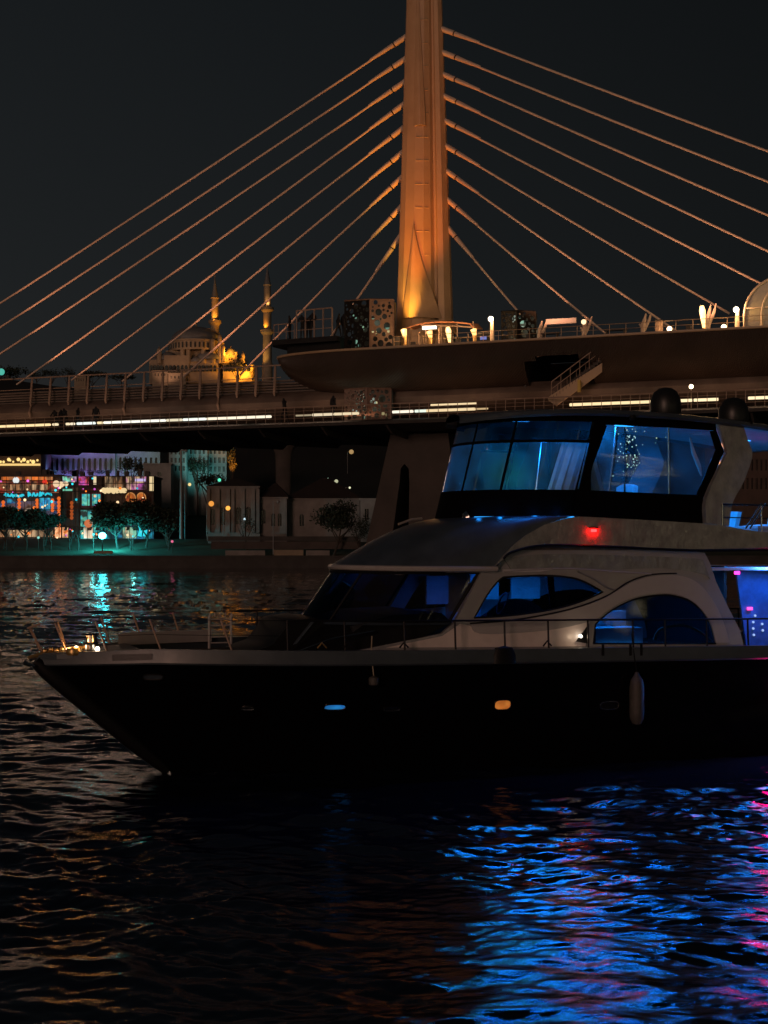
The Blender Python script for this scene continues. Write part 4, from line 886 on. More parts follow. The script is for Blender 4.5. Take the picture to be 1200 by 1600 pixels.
for k in range(60):                                    # strings of small lamps: each one a bulb of its building
    px = rg.uniform(0, 238); py = rg.choice((rg.gauss(832, 4), rg.uniform(746, 795))); c = rg.choice([C_['cr'], C_['cr'], C_['og'], C_['cy'], C_['mg']])
    par = shopA if px < 96 else shopB if px < 161 else shopC
    MB().ball(tuple(at(px, py, 332.2)), rg.uniform(.12, .34), 5).build('bulb', emis('bulb_' + 'abcde'[k % 5], c, rg.uniform(.8, 1.8)), par)
for par, x0, x1 in ((shopA, -44, 94), (shopB, 98, 159), (shopC, 163, 239)):
    for y in (743.5, 754.5, 767, 795.5, 823): a, c = at(x0, y + 1.0, 332.2), at(x1, y, 332.2); MB().span((a.x, 332.15, a.z), (c.x, 333.9, c.z)).build('floor_band', M['bdark'], par, smooth=False)
    x = x0 + 3
    while x < x1: a, c = at(x, 842, 332.3), at(x + .7, 745, 332.3); MB().span((a.x, 332.3, a.z), (c.x, 332.5, c.z)).build('mullion', M['bdark'], par, smooth=False); x += rg.choice((7, 9, 11, 14))
    x = x0 + 2
    while x < x1 - 8:
        w_ = rg.uniform(6, 10); a, c = at(x, 828, 331), at(x + w_, 823, 333); MB().add([(a.x, 330.9, a.z), (c.x, 330.9, a.z), (c.x, 332.1, c.z), (a.x, 332.1, c.z), (a.x, 330.9, a.z - .12), (c.x, 330.9, a.z - .12), (c.x, 332.1, c.z - .12), (a.x, 332.1, c.z - .12)], [(0, 1, 2, 3), (4, 7, 6, 5), (0, 4, 5, 1), (1, 5, 6, 2), (2, 6, 7, 3), (3, 7, 4, 0)]).build('awning', M['plast_d'], par, smooth=False); x += w_ + rg.uniform(1, 6)
    for k in range(5): p = at(rg.uniform(x0 + 4, x1 - 4), 744, 337); MB().box((p.x, 337, p.z + .6), (rg.uniform(.6, 1.6), 1.2, rg.uniform(.8, 2.0))).build('roof_unit', M['bdark'], par, smooth=False)
for i, px in enumerate((70, 84, 99, 113, 126, 141, 156, 170)):
    p = at(px, 741, 396); mb = MB(); leafmesh(mb, (p.x, 396, p.z + .6), (rg.uniform(1.0, 2.0), 1.0, rg.uniform(.5, 1.5)), 170, .24, rg)
    solo(mb, 'shrub', M['leaf'], ['dark shrub at the left end of the violet-lit building', 'second dark shrub from the left before the violet-lit building', 'third dark shrub before the violet-lit building', 'dark shrub under the third pair of arches of the violet building', 'dark shrub at the middle of the violet-lit building', 'dark shrub just right of the middle of the violet building', 'dark shrub where violet light turns blue', 'dark shrub at the right end of the violet-lit building'][i], 'shrub', (p.x, 396, p.z - 1), group='shrubs before the violet-lit building', smooth=False)
# the cyan flood lamp by the water, with its own light on lawn and pines
p = at(160, 837, 303); t = thing('park_lamp', 'dazzling cyan-white lamp on a short pole near the water, brightest light on the bank', 'lamp', (p.x, 303, hz(p.x, 303)))
MB().tube([(p.x, 303, hz(p.x, 303)), p], [.14, .09], 8).build('post', M['bark'], t); MB().ball((p.x, 303, p.z), .8, 12, .85).build('lamp_head', emis('cyan_white_lamp', (.06, .80, .90), 26), t)
for ax_ in (-16, 0, 16): light('lamp_glow', 'SPOT', (p.x, 303.9, p.z + .6), 9000, (.04, .70, .78), t, aim=(p.x + ax_, 312, 1.5), size=.4, spot=125, blend=.9)
for k, (px, py, Y, c, en, lb) in enumerate([(146, 835, 306, (.1, .8, .85), 90, 'small cyan lamp left of the dazzling park lamp'), (60, 840, 306, (.25, .7, .6), 60, 'dim teal lamp on the lawn under the left pines'), (208, 838, 307, (.1, .6, .6), 120, 'teal lamp beneath the wide pine'), (269, 846, 304, (.9, .15, .3), 5, 'tiny pink and cyan lamp at the right end of the lawn')]):
    q = at(px, py, Y); t = thing('park_lamp', lb, 'lamp', (q.x, Y, hz(q.x, Y)), group='small lamps on the far lawn')
    MB().tube([(q.x, Y, hz(q.x, Y)), q], .07, 6).build('post', M['bark'], t); MB().ball(tuple(q), .28, 8).build('lamp_head', emis('small_park_lamp_' + 'abcd'[k], c, .9), t); light('lamp_glow', 'POINT', (q.x, Y - .8, q.z), en, c, t, size=.3)
# a pale kerb wall on the lawn
a, c = at(147, 865, 300.5), at(176, 862, 300.5); solo(MB().span((a.x, 300.5, a.z), (c.x, 301, c.z + .2)), 'kerb_wall', M['stone2'], 'short pale kerb catching the cyan light below the park lamp', 'kerb', (a.x, 300.5, a.z), smooth=False)
# building behind the radar arch at right
house('dark_tower_block', 'dark block with narrow slatted windows seen behind the radar arch', 'building', 1120, 1290, 668, 842, 330, 12, M['plast_d'], gridwins(1150, 1215, 712, 770, 9, 2, .45, .6))
house('waterside_shed', 'dark low shed on the far bank hidden mostly behind the yacht', 'building', 700, 1080, 790, 846, 326, 12, M['plast_d'], gridwins(720, 1060, 800, 835, 16, 1, .4, .5))

# ------------------------------------------------------------------ mosque
MY = 600.0
mosque = thing('mosque', 'domed mosque on the skyline, lit amber on its right side, with two slim minarets', 'mosque', tuple(at(320, 590, MY)))
def mx(px, py=590, dy=0): p = at(px, py, MY); return Vector((p.x, MY + dy, p.z))
S_ = MY / F
def drum(px, yb, yt, wpx, m='stone2', n=24, dy=0, name='drum', par=None):
    c = mx(px, yb, dy); r = wpx / 2 * S_; h = (yb - yt) * S_; mb = MB().lathe([(r, 0), (r, h * .85), (r * 1.04, h * .88), (r * 1.04, h)], tuple(c), n); return mb.build(name, M[m], par or mosque, ang=25)
def dome(px, yb, yt, wpx, dy=0, n=24, par=None, m='lead', fin=4):
    c = mx(px, yb, dy); r = wpx / 2 * S_; h = (yb - yt) * S_
    mb = MB().lathe([(r * math.cos(a) + 1e-4, h * math.sin(a) ** .95) for a in [math.pi / 2 * k / 12 for k in range(13)]], tuple(c), n); o = mb.build('dome', M[m], par or mosque)
    if fin: MB().tube([c + Vector((0, 0, h - .1)), c + Vector((0, 0, h + fin * S_))], [.32, .08], 6).build('finial', M['gold'], o)
    return o
def blk(x0, x1, yt, yb, dy0=-2, dy1=4, m='stone2', name='wall'):
    a, c = mx(x0, yb), mx(x1, yt); return MB().span((a.x, MY + dy0, a.z - 3), (c.x, MY + dy1, c.z)).build(name, M[m], mosque, smooth=False)
d_ = drum(307, 551, 535, 84, name='drum'); dome(307, 535, 511, 80, fin=11)
mb = MB()
for k in range(20):
    a = math.pi * (k + .5) / 20 + math.pi; c = mx(307, 548); r = 42.5 * S_; mb.tube([(c.x + r * math.cos(a), MY + r * math.sin(a), c.z), (c.x + r * math.cos(a), MY + r * math.sin(a), c.z + 8 * S_)], .38, 5)
mb.build('drum_arcade', M['pane'], d_)
blk(262, 348, 551, 592, -6, 10); blk(238, 262, 566, 592, -8, 2); blk(262, 300, 560, 592, -10, -6); blk(345, 372, 552, 592, -4, 6); blk(352, 398, 574, 592, -9, 0); blk(300, 345, 566, 592, -9, -6)
for px, yb, yt, w_, dy in ((267, 566, 553, 30, -6), (330, 566, 552, 44, -6), (248, 567, 561, 14, -6), (362, 556, 545, 16, -3), (378, 575, 566, 18, -7), (395, 577, 571, 12, -6), (312, 570, 561, 18, -9)):
    dome(px, yb, yt, w_, dy, 16, fin=2.5)
for px, yt in ((290, 536), (254, 553), (322, 543), (347, 532), (352, 548), (383, 560), (299, 538), (337, 538)):
    drum(px, 572, yt, 7.5 if px < 345 else 6, dy=-9, n=10, name='turret'); dome(px, yt, yt - 4.5, 7.5 if px < 345 else 6, -9, 10, fin=2.5, m='stone2')
rg = random.Random(5)
for px in list(range(243, 262, 5)) + list(range(266, 300, 6)) + list(range(304, 345, 6)) + list(range(356, 396, 6)):
    c = mx(px, 585, -10.3); MB().panel(arch2(c.x - .6, c.x + .6, c.z, c.z + 2.6), lambda x, z: (x, c.y, z), (0, .4, 0)).build('window', M['pane'], mosque, smooth=False)
def minaret(px, ytip, yc, gal, yb, w0, label=None):
    c = mx(px, yb, 6 if px < 380 else -14); r = w0 / 2 * S_; z = lambda y: (yb - y) * S_ * (c.y / MY)
    pr = [(r * 1.15, -6), (r * 1.15, z(yb - 12)), (r, z(yb - 14))]
    for g in sorted(gal, reverse=True): pr += [(r * .96, z(g + 6)), (r * 1.5, z(g + 2)), (r * 1.55, z(g - 2)), (r * 1.45, z(g - 2.2)), (r * .86, z(g - 2.4))]; r *= .93
    pr += [(r * .86, z(yc + 1)), (r * 1.1, z(yc)), (r * .9, z(yc - .5))]
    sh = MB().lathe(pr, tuple(c), 16).build('minaret', M['stone2'], mosque, ang=30)
    MB().lathe([(r * .95, z(yc)), (r * .5, z((yc + ytip + 8) / 2)), (.12, z(ytip + 6)), (.28, z(ytip + 5)), (.06, z(ytip + 3)), (.2, z(ytip + 2)), (.03, z(ytip - 2))], tuple(c), 14).build('spire', M['lead'], sh)
    return c
c1 = minaret(333, 424, 463, [500], 546, 13.5); c2 = minaret(422, 416, 452, [489, 524], 586, 14)
for (px, py, dy, en, col, ax, ay, ady, sp) in ((333, 500, 2, 8500, (1, .36, .03), 333, 470, 6, 80), (330, 548, -6, 14000, (1, .36, .03), 333, 505, 6, 55), (423, 487, -16.5, 2600, (1, .5, .16), 422, 465, -14, 100), (418, 522, -16.5, 4200, (1, .36, .025), 421, 500, -14, 100), (405, 588, -22, 15000, (1, .5, .1), 421, 540, -14, 60),
                                  (392, 592, -16, 44000, (1, .36, .025), 365, 570, -4, 90), (360, 560, -10, 26000, (1, .36, .025), 350, 540, 0, 110), (410, 588, -14, 24000, (1, .36, .025), 388, 576, -5, 110), (270, 600, -34, 6000, (1, .50, .30), 290, 560, -5, 80), (318, 600, -34, 8000, (1, .45, .20), 315, 545, -5, 70)):
    light('mosque_flood', 'SPOT', tuple(mx(px, py, dy)), en * .46, col, None, aim=tuple(mx(ax, ay, ady)), size=.5, spot=sp)
# amber-lit trees and small houses below the mosque
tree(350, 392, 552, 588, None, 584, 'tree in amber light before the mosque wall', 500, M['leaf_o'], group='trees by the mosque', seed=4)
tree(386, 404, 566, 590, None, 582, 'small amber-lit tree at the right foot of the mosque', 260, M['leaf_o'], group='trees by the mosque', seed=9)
for i, (a, b_, t_) in enumerate(((238, 262, 580), (263, 290, 584), (116, 134, 588))):
    house('small_house', ['small pale house at the left foot of the mosque', 'low pale house before the middle of the mosque', 'tiny white-lit house on the skyline between two stays'][i], 'building', a, b_, t_, 596, 578 - i * 3, 8, M['stone2'], gridwins(a + 2, b_ - 2, t_ + 2, t_ + 9, 4, 1, .4, .6), roof=t_ - 3)

# ------------------------------------------------------------------ the yacht (x aft from the stem head, n towards the camera = port)
yacht = thing('motor_yacht', 'large flybridge motor yacht with black hull and grey-white superstructure, its cabins glowing blue', 'yacht', (0, 0, 0), YF)
def Y3(s, n, z): return Vector((s, -n, z))
LEN = 23.5
ztop = lambda s: 2.66 + .16 * max(0, min(1, s / 2.2)) - .0125 * s        # top of bulwark
zbl = lambda s: ztop(s) - .30 + .05 * max(0, 1 - s / 2)                     # black/grey paint line
def s_stem(z): return 2.886 * (1 - z / 2.54) if z > -.2 else 3.1 + (-.2 - z) * 2.5
def half(s, z):
    q = max(0.0, s - s_stem(min(z, 2.54))); k = max(0, min(1, (z + .4) / 2.9)); B = 2.36 + .44 * k ** .8; L = 12.5 - 3.0 * k
    x = min(1, q / L); return B * (1 - (1 - x) ** (2.15 + .5 * k)) * (1 - .06 * max(0, (s - 15) / 9))
def hull_grid(sg):
    P = []
    for i in range(70):
        t = i / 69; row = []
        for j in range(19):
            k = j / 18; s0 = 0
            # walk up the section; the column's own station slides forward with the stem's rake
            zt0 = zbl(LEN * t ** 1.5)
            z = -.7 + (zt0 + .7) * k; st = s_stem(min(z, 2.54)); s = st + (LEN - st) * t ** 1.5
            row.append((s, -sg * half(s, z) if i else 0, z))
        P.append(row)
    return P
b = MB(); b.grid(hull_grid(1)); b.grid(hull_grid(-1)); 
sec = [(LEN, -half(LEN, z), z) for z in np.linspace(-.7, zbl(LEN), 12)] + [(LEN, half(LEN, z), z) for z in np.linspace(zbl(LEN), -.7, 12)]
b.add(sec, [tuple(range(len(sec)))]); hull = b.build('hull', M['hull'], yacht, ang=50)
SS = [LEN * (i / 60) ** 1.5 for i in range(61)]
for sg in (1, -1):
    b = MB(); b.grid([[Y3(s + .0, sg * (half(s, 2.5) + .035 + .03 * (k == 1)), zbl(s) - .02 + (ztop(s) - zbl(s) + .02) * [0, .12, .9, 1][k]) for k in range(4)] + [Y3(s + .03, sg * max(0, half(s, 2.5) - .12), ztop(s)), Y3(s + .03, sg * max(0, half(s, 2.5) - .12), ztop(s) - .3)] for s in SS])
    b.build('bulwark', M['gel_grey'], yacht, ang=30)
b = MB(); b.grid([[Y3(s + .05, (k / 4 - 1) * max(0, half(s, 2.5) - .1), ztop(s) - .24 + .03 * math.sin(math.pi * k / 8)) for k in range(9)] for s in SS]); b.build('deck', M['teak'], yacht)
# stem band: wide rubbing plate at the bow
b = MB(); pts = [Y3(s_stem(z) - .04, 0, z) for z in np.linspace(2.5, .0, 14)]
b.tube(pts, [.15, .20, .21, .21, .21, .21, .20, .20, .19, .19, .18, .16, .14, .10], 10); b.build('stem_band', M['rubber'], yacht)
# bow platform, roller, windlass and the lamps that shine there
b = MB(); b.panel([(-.02, 0), (.4, .42), (2.1, 1.05), (2.1, -1.05), (.4, -.42)], lambda x, n: (x, -n, ztop(x) - .03), (0, 0, -.1)); b.build('bow_platform', M['gel_grey'], yacht, smooth=False)
ax, az = YF.inv(118, 1018, .3)
wl = MB().lathe([(.10, 0), (.16, .03), (.17, .14), (.12, .2), (.12, .3), (.16, .34), (.13, .38), (.01, .39)], Y3(ax + .35, .25, ztop(1) - .02), 14).build('windlass', M['steel'], yacht)
b = MB(); 
for k in range(7): b.lathe([(.03, 0), (.055, .02), (.055, .05), (.03, .07)], Y3(ax + .1 - .12 * k, .12 + .02 * (k % 2), ztop(.8) - .02 + .03 * (k % 2)), 8)
b.tube([Y3(ax + .3, .14, ztop(1) + .05), Y3(ax - .5, .1, ztop(.3) + .03), Y3(-.15, 0, 2.56)], .045, 6)
b.build('anchor_chain', M['gold'], yacht)  # chain coloured amber for the lamplight on it
MB().lathe([(.02, 0), (.16, .01), (.18, .08), (.15, .16), (.02, .18)], Y3(ax - .05, .45, ztop(.5) - .06), 12).build('chain_guide', M['gold'], yacht)  # amber lamplight put into the metal's colour
b = MB(); b.tube([Y3(-.12, 0, 2.52), Y3(.15, .02, 2.66), Y3(1.0, .05, 2.8)], [.05, .06, .05], 7); b.tube([Y3(-.02, -.22, 2.4), Y3(-.2, 0, 2.46), Y3(-.02, .22, 2.4)], [.02, .06, .02], 6); b.build('anchor', M['steel'], yacht)
for i, (px, py, nn) in enumerate(((106, 1016, .25), (119, 1013, .3), (152, 1014, .62))):
    s, z = YF.inv(px, py, nn); l_ = MB().ball(Y3(s, nn, z), .052, 8).build('bow_lamp', emis('bow_lamp_glow', (1, .80, .58), 7), yacht)
    light('bow_lamp_light', 'POINT', Y3(s, nn + .05, z + .14), 3, (1, .45, .12), yacht, size=.04)
for i, px in enumerate((195, 216, 243, 275)):
    s, z = YF.inv(px, 1005, -.7); MB().lathe([(.05, 0), (.05, .05), (.02, .09)], Y3(s, -half(s, 2.5) + .16, ztop(s) + .02), 8).build('hook_glint', emis('amber_glint', (1, .55, .2), 1.2), yacht)  # glints on the hooks, drawn as small glowing studs
b = MB(); n0 = -.9
s0, _ = YF.inv(185, 1000, -1); s1, _ = YF.inv(330, 1000, -2)
b.grid([[Y3(s, -(half(s, 2.5) - .2), ztop(s) + h) for h in (-.08, .20)] for s in np.linspace(s0, s1, 14)], (0, -.06, 0)); b.build('inner_coaming', M['gelcoat'], yacht)
# rails: port and starboard
def gun(s, sg, up=0, inb=.10): return Y3(s, sg * max(.05, half(s, 2.5) - inb), ztop(s) + up)
for sg in (1, -1):
    b = MB(); ss = np.linspace(.25, 22.5, 70); b.tube([gun(s, sg, .62, .10) for s in ss], [.007 if s < 4.8 else .024 for s in ss], 6)
    b.tube([gun(s, sg, .30, .10) for s in np.linspace(1.2, 5.8, 20)], .006, 5)
    b.build('top_rail', M['rubber'], yacht)
    if sg > 0: sl = [YF.inv(px, 1000, 1.6)[0] for px in (100, 160, 238, 340)] + [YF.inv(px, 990, 2.6)[0] for px in (455, 540, 630, 708, 785, 853, 915, 985, 1035, 1100, 1165, 1235, 1300)]
    else: sl = [.5] + [YF.inv(px, 1000, -1.6)[0] for px in (150, 205, 272)] + list(np.arange(5.5, 22, 1.25))
    for s in sl:
        lean = .22 if s < 4.6 else .02
        MB().tube([gun(s + lean, sg, -.02, .1), gun(s, sg, .62, .10)], .022, 6).build('stanchion', M['railp'] if (s < 4.5) else M['rubber'], yacht)
b = MB(); b.tube([gun(.1, 1, .62, .1), Y3(-.15, .0, 3.2), gun(.1, -1, .62, .1)], .024, 6); b.tube([Y3(-.1, .08, 3.18), Y3(.12, .16, 2.72)], .022, 6); b.tube([Y3(-.1, -.08, 3.18), Y3(.12, -.16, 2.72)], .022, 6)
b.build('bow_pulpit', M['railp'], yacht)
# ---- arcs
def arc(a, bb, w, z, n=41, lo=-90, hi=90, p=.82, q=1.0):
    o = []
    for k in range(n):
        f_ = R(lo + (hi - lo) * k / (n - 1)); c, s_ = math.cos(f_), math.sin(f_)
        o.append(Y3(a - bb * abs(c) ** p, w * math.copysign(abs(s_) ** q, s_), z(s_) if callable(z) else z))
    return o
def ruled(A, B, n=2): return [[a.lerp(b_, k / (n - 1)) for k in range(n)] for a, b_ in zip(A, B)]
# forward trunk below the windscreen (dark side), sunbed and raised seat on the foredeck
T0 = arc(6.75, 1.9, 2.22, 2.44); T1 = arc(8.62, 2.85, 2.22, 3.24)
b = MB(); b.grid(ruled(T0, T1, 6)); b.build('forward_trunk', M['rubber'], yacht)
b = MB(); b.grid(ruled(arc(8.62, 2.9, 2.26, 3.225), arc(8.62, 2.72, 2.14, 3.30), 3)); b.build('windscreen_sill', M['roofgrey'], yacht)
s0, z0 = YF.inv(368, 1008, 0); s1, z1 = YF.inv(472, 1000, 0)
prof = [(s0, z0 - .1), (s0 + .25, z0 + .02), (s0 + .55, z0 + .12), (s0 + .8, z0 + .42), (s0 + .95, z0 + .62), (s1 - .05, z0 + .66), (s1 + .3, z0 + .5), (s1 + .7, z0 - .1)]
b = MB(); b.grid([[Y3(s, n * (1 - .1 * abs(n)), z - .03 * n * n) for n in np.linspace(-1.3, 1.3, 9)] for s, z in [tuple(q) for q in spline(prof, 22)]]); b.panel(prof, lambda s, z: Y3(s, 1.13, z - .05), (0, 2.26, 0)); b.build('foredeck_lounge', M['rubber'], yacht)
b = MB(); b.grid([[Y3(s1 - .55 + .14 * k, n, z0 + .12 + .5 * k / 3 - .04 * n * n) for n in np.linspace(.2, 1.18, 6)] for k in range(4)], (.08, 0, .02)); b.build('lounge_backrest', M['roofgrey'], yacht)
b = MB(); s0_, _z = YF.inv(462, 1010, 2.3); b.tube([Y3(s0_, 2.0, 2.66), Y3(YF.inv(520, 998, 2.2)[0], 2.15, YF.inv(520, 998, 2.2)[1]), Y3(YF.inv(585, 986, 2.2)[0], 2.2, YF.inv(585, 986, 2.2)[1])], .02, 6); b.build('grab_rail', M['steel'], yacht)
# ---- cabin side panels
Tn = lambda z: 2.28 - .05 * (z - 2.6)
def pp(lst, n): return [YF.inv(x, y, n) for x, y in lst]
side_o = pp([(560, 1016), (600, 1008), (690, 990), (712, 971)], 2.25) + pp([(752, 897), (757, 889), (772, 884), (800, 863), (850, 854), (950, 855), (1080, 860), (1104, 864), (1112, 880), (1121, 910), (1138, 948), (1156, 985), (1163, 1022)], 2.25)
win1 = pp([(741, 966), (762, 930), (783, 905), (800, 901), (850, 899), (885, 901), (905, 905), (925, 914), (944, 925), (915, 938), (880, 949), (840, 957), (790, 963)], 2.25)
win2 = pp([(926, 1006), (930, 975), (950, 958), (975, 943), (1000, 934), (1028, 930), (1050, 930), (1075, 937), (1095, 951), (1110, 973), (1118, 1006)], 2.25)
def smooth2(L, n=60):
    P = [Vector((a, b_, 0)) for a, b_ in L]; k = len(P); o = []
    for i in range(k):
        p0, p1, p2, p3 = P[i - 1], P[i], P[(i + 1) % k], P[(i + 2) % k]
        sharp = (p1 - p0).length > 0 and (p1 - p0).normalized().dot((p2 - p1).normalized()) < .72
        sharp2 = (p3 - p2).length > 0 and (p2 - p1).normalized().dot((p3 - p2).normalized()) < .72
        if sharp: p0 = p1 - (p2 - p1)
        if sharp2: p3 = p2 + (p2 - p1)
        for u in (0, .25, .5, .75):
            q = .5 * ((2 * p1) + (p2 - p0) * u + (2 * p0 - 5 * p1 + 4 * p2 - p3) * u * u + (3 * p1 - p0 - 3 * p2 + p3) * u ** 3); o.append((q.x, q.y))
    return o
win1s, win2s = smooth2(win1), smooth2(win2)
M['cabin'] = mat('dimmed_gelcoat', (.27, .265, .27), .15, var=.06, vs=1.0, bump=.12, bs=1.8, spec=.8)  # darker than the moulding: the upper side's dimmer light put into the colour
for sg in (1, -1):
    m_ = M['cabin']
    b = MB().panel(side_o, lambda s, z: Y3(s, sg * Tn(z), z), Y3(0, -sg * .12, 0), [win1s, win2s]); cs = b.build('cabin_side', m_, yacht, ang=30)
    for wl_ in (win1s, win2s):
        wn = MB().panel(wl_, lambda s, z: Y3(s, sg * (Tn(z) - .04), z), Y3(0, -sg * .02, 0)).build('window', M['glass'], yacht, smooth=False)
        MB().tube([Y3(s, sg * (Tn(z) - .02), z) for s, z in wl_ + wl_[:1]], .028, 6, caps=False).build('window_frame', M['rubber'], wn)
lo_ = pp([(604, 1012), (692, 994), (720, 975), (742, 979), (880, 979), (922, 972), (915, 1010)], 2.3)
for sg in (1, -1): MB().panel(lo_, lambda s, z: Y3(s, sg * (Tn(z) + .018), z), Y3(0, -sg * .03, 0)).build('lit_lower_panel', mat('dock_lit_gelcoat', (.72, .64, .60), .3, var=.12, vs=2), yacht, ang=25)  # overlay with the warm dock light put into its pale pink colour
# glazing bars and raised mouldings, port side
a, z_ = YF.inv(862, 900, 2.2); c, z2 = YF.inv(868, 952, 2.2); MB().panel([(a - .07, z_), (a + .08, z_), (c + .05, z2), (c - .10, z2)], lambda s, z: Y3(s, Tn(z) - .07, z), Y3(0, -.03, 0)).build('window_bar', M['rubber'], yacht, smooth=False)
for sg in (1, -1):
    mo = pp([(735, 976), (790, 972), (850, 963), (900, 951), (945, 935), (985, 912), (1020, 901), (1060, 899), (1088, 908), (1110, 930), (1127, 962), (1140, 1004), (1118.5, 1004), (1110, 972), (1094, 949), (1074, 934.5), (1050, 927.5), (1028, 927.5), (998, 931.5), (972, 941), (946, 957), (930, 968), (880, 981), (820, 988), (750, 990)], 2.3)
    MB().panel(smooth2(mo), lambda s, z: Y3(s, sg * (Tn(z) + .045), z), Y3(0, -sg * .05, 0)).build('arch_moulding', M['gelcoat'], yacht, ang=25)
    for pts, r, m_ in (([(735, 974), (800, 969), (860, 959), (905, 948), (950, 931), (985, 909), (1020, 898), (1060, 896)], .018, 'rubber'), ([(790, 893), (850, 889), (900, 889), (960, 893), (1020, 897)], .02, 'gelcoat'), ([(905, 893), (930, 905), (950, 918), (962, 922)], .02, 'gel_mottled')):
        MB().tube([Y3(q.x, sg * (Tn(q.y) + .012), q.y) for q in spline([Vector((*p, 0)) for p in pp(pts, 2.28)], 30)], r, 6).build('side_crease', M[m_], yacht)
    up = pp([(790, 873), (850, 866), (950, 867), (1080, 872), (1102, 875), (1112, 905), (1100, 897), (1040, 888), (960, 890), (900, 887), (850, 887), (800, 889)], 2.28)
    MB().panel(smooth2(up), lambda s, z: Y3(s, sg * (Tn(z) + .02), z), Y3(0, -sg * .03, 0)).build('lamp_streak_band', M['gel_mottled'], yacht, ang=25)  # overlay band; shore-lamp streaks painted in as mottled colour
# windscreen: pillars stay with the sides, glass between sill and eyebrow
W0 = arc(8.62, 2.70, 2.16, 3.28, 61); W1 = arc(9.36, 2.66, 2.10, 4.36, 61)
MB().grid(ruled(W0, W1, 5)).build('windscreen', M['wind'], yacht)
b = MB(); b.tube(W0, .035, 6); b.tube(W1, .04, 6); b.tube([W0[0], W1[0]], .035, 6); b.tube([W0[-1], W1[-1]], .035, 6); b.tube([W0[20], W1[20]], .03, 6); b.tube([W0[40], W1[40]], .03, 6); b.build('windscreen_frame', M['rubber'], yacht)
# eyebrow and coachroof
E0 = arc(9.70, 3.0, 2.34, lambda s: 4.46 - .02 * s * s, 61)
MB().tube(E0, .062, 8).build('eyebrow', M['gelcoat'], yacht)
R1 = arc(11.75, 1.95, 2.34, lambda s: 5.62, 61)
rows = []
for k in range(15):
    t = k / 14; row = []
    for i, (p, q) in enumerate(zip(E0, R1)):
        x = p.x + (q.x - p.x) * t; f_ = abs(i - 30) / 30
        rise = math.sin(t * math.pi / 2) ** (.85 + .2 * (1 - f_)); y = p.y + (q.y - p.y) * t; row.append(Vector((x, y * (1 + .01 * math.sin(math.pi * t)), p.z + .03 + (q.z - p.z - .03) * rise)))
    rows.append(row)
coach = MB().grid(rows).build('coachroof', M['roofgrey'], yacht)
b = MB(); b.panel([(p.x, -p.y) for p in arc(9.7, 2.85, 2.2, 0, 31)] + [(16.5, 2.15), (22, 2.1), (22, -2.1), (16.5, -2.15)], lambda s, n: Y3(s, n, 4.42), (0, 0, -.06)); b.build('saloon_ceiling', M['inner'], yacht, smooth=False)
b = MB(); b.panel([(9.9, 2.2), (22, 2.15), (22, -2.15), (9.9, -2.2)], lambda s, n: Y3(s, n, 4.95), (0, 0, -.1)); b.build('flybridge_deck', M['teak'], yacht, smooth=False)
# flybridge coaming
co = pp([(772, 885), (786, 868), (800, 853), (820, 837), (850, 820), (880, 811), (905, 807), (1000, 812), (1100, 818), (1130, 821), (1165, 828), (1200, 832)], 2.36) + [(18.2, 5.28), (20, 5.15), (22.2, 5.0), (22.3, 4.78), (20, 4.84)] + pp([(1200, 856), (1100, 858), (1080, 858), (950, 853), (850, 850), (800, 861)], 2.36)
for sg in (1, -1):
    MB().panel(co, lambda s, z: Y3(s, sg * (2.40 - .05 * (z - 4.8)), z), Y3(0, -sg * .10, 0)).build('flybridge_coaming', M['gelcoat'] if sg < 0 else M['gel_mottled'], yacht, ang=25)  # port coaming has the lamp streaks painted in
    MB().tube([Y3(q.x, sg * 2.41, q.y) for q in spline([Vector((*p, 0)) for p in pp([(785, 873), (800, 862), (850, 852), (950, 854), (1080, 860), (1200, 859)], 2.36)], 40)], .03, 6).build('rub_strip', M['rubber'], yacht)
s, z = YF.inv(928, 829, 2.42)
nl = MB().box(Y3(s, 2.42, z), (.11, .06, .06)).build('navigation_light', emis('red_navigation_light', (1, .0012, .0012), 150), yacht, smooth=False); MB().box(Y3(s, 2.40, z + .07), (.2, .1, .03)).build('lamp_cover', M['rubber'], nl, smooth=False)
light('navigation_glow', 'POINT', Y3(s, 2.60, z), .4, (1, .02, .01), nl, size=.06)
# ---- flybridge enclosure: canvas with clear panes
cu = lambda s, z, n_: Y3(s, n_, z)
def band(v0, v1, lo, hi, off=0, n=41):
    """a strip of the raked wrap-round front between heights v0..v1, angles lo..hi"""
    def at_(v): t = (v - 5.6) / 2.4; return dict(a=11.75 + .60 * t, bb=2.42 + off - .02 * t, w=1.98 + off)
    rows_ = []
    for k in range(5):
        v = v0 + (v1 - v0) * k / 4; d = at_(v); rows_.append(arc(d['a'], d['bb'], d['w'], v, n, lo, hi))
    return [[rows_[k][i] for k in range(5)] for i in range(n)]
MB().grid(band(5.55, 6.22, -90, 90, .01), None).build('canvas_skirt', M['canvas'], yacht)
MB().grid(band(7.78, 8.0, -90, 90, .01), None).build('canvas_valance', M['canvas'], yacht)
MB().grid(band(7.30, 7.36, -90, 90, .01), None).build('canvas_seam', M['canvas'], yacht)
for lo, hi in ((-90, -49.3), (-47.7, -19.3), (-17.7, 17.7), (19.3, 47.7), (49.3, 90)):
    MB().grid(band(6.22, 7.30, lo, hi, 0, 13)).build('clear_pane', M['vinyl'], yacht)
    MB().grid(band(7.36, 7.78, lo, hi, 0, 13)).build('tinted_pane', M['vinyl_tint'], yacht)
for a in (-48.5, -18.5, 18.5, 48.5): MB().grid(band(6.2, 7.9, a - .8, a + .8, .012, 3)).build('canvas_seam', M['canvas'], yacht)
sx = lambda z: 11.75 + .60 * (z - 5.6) / 2.4
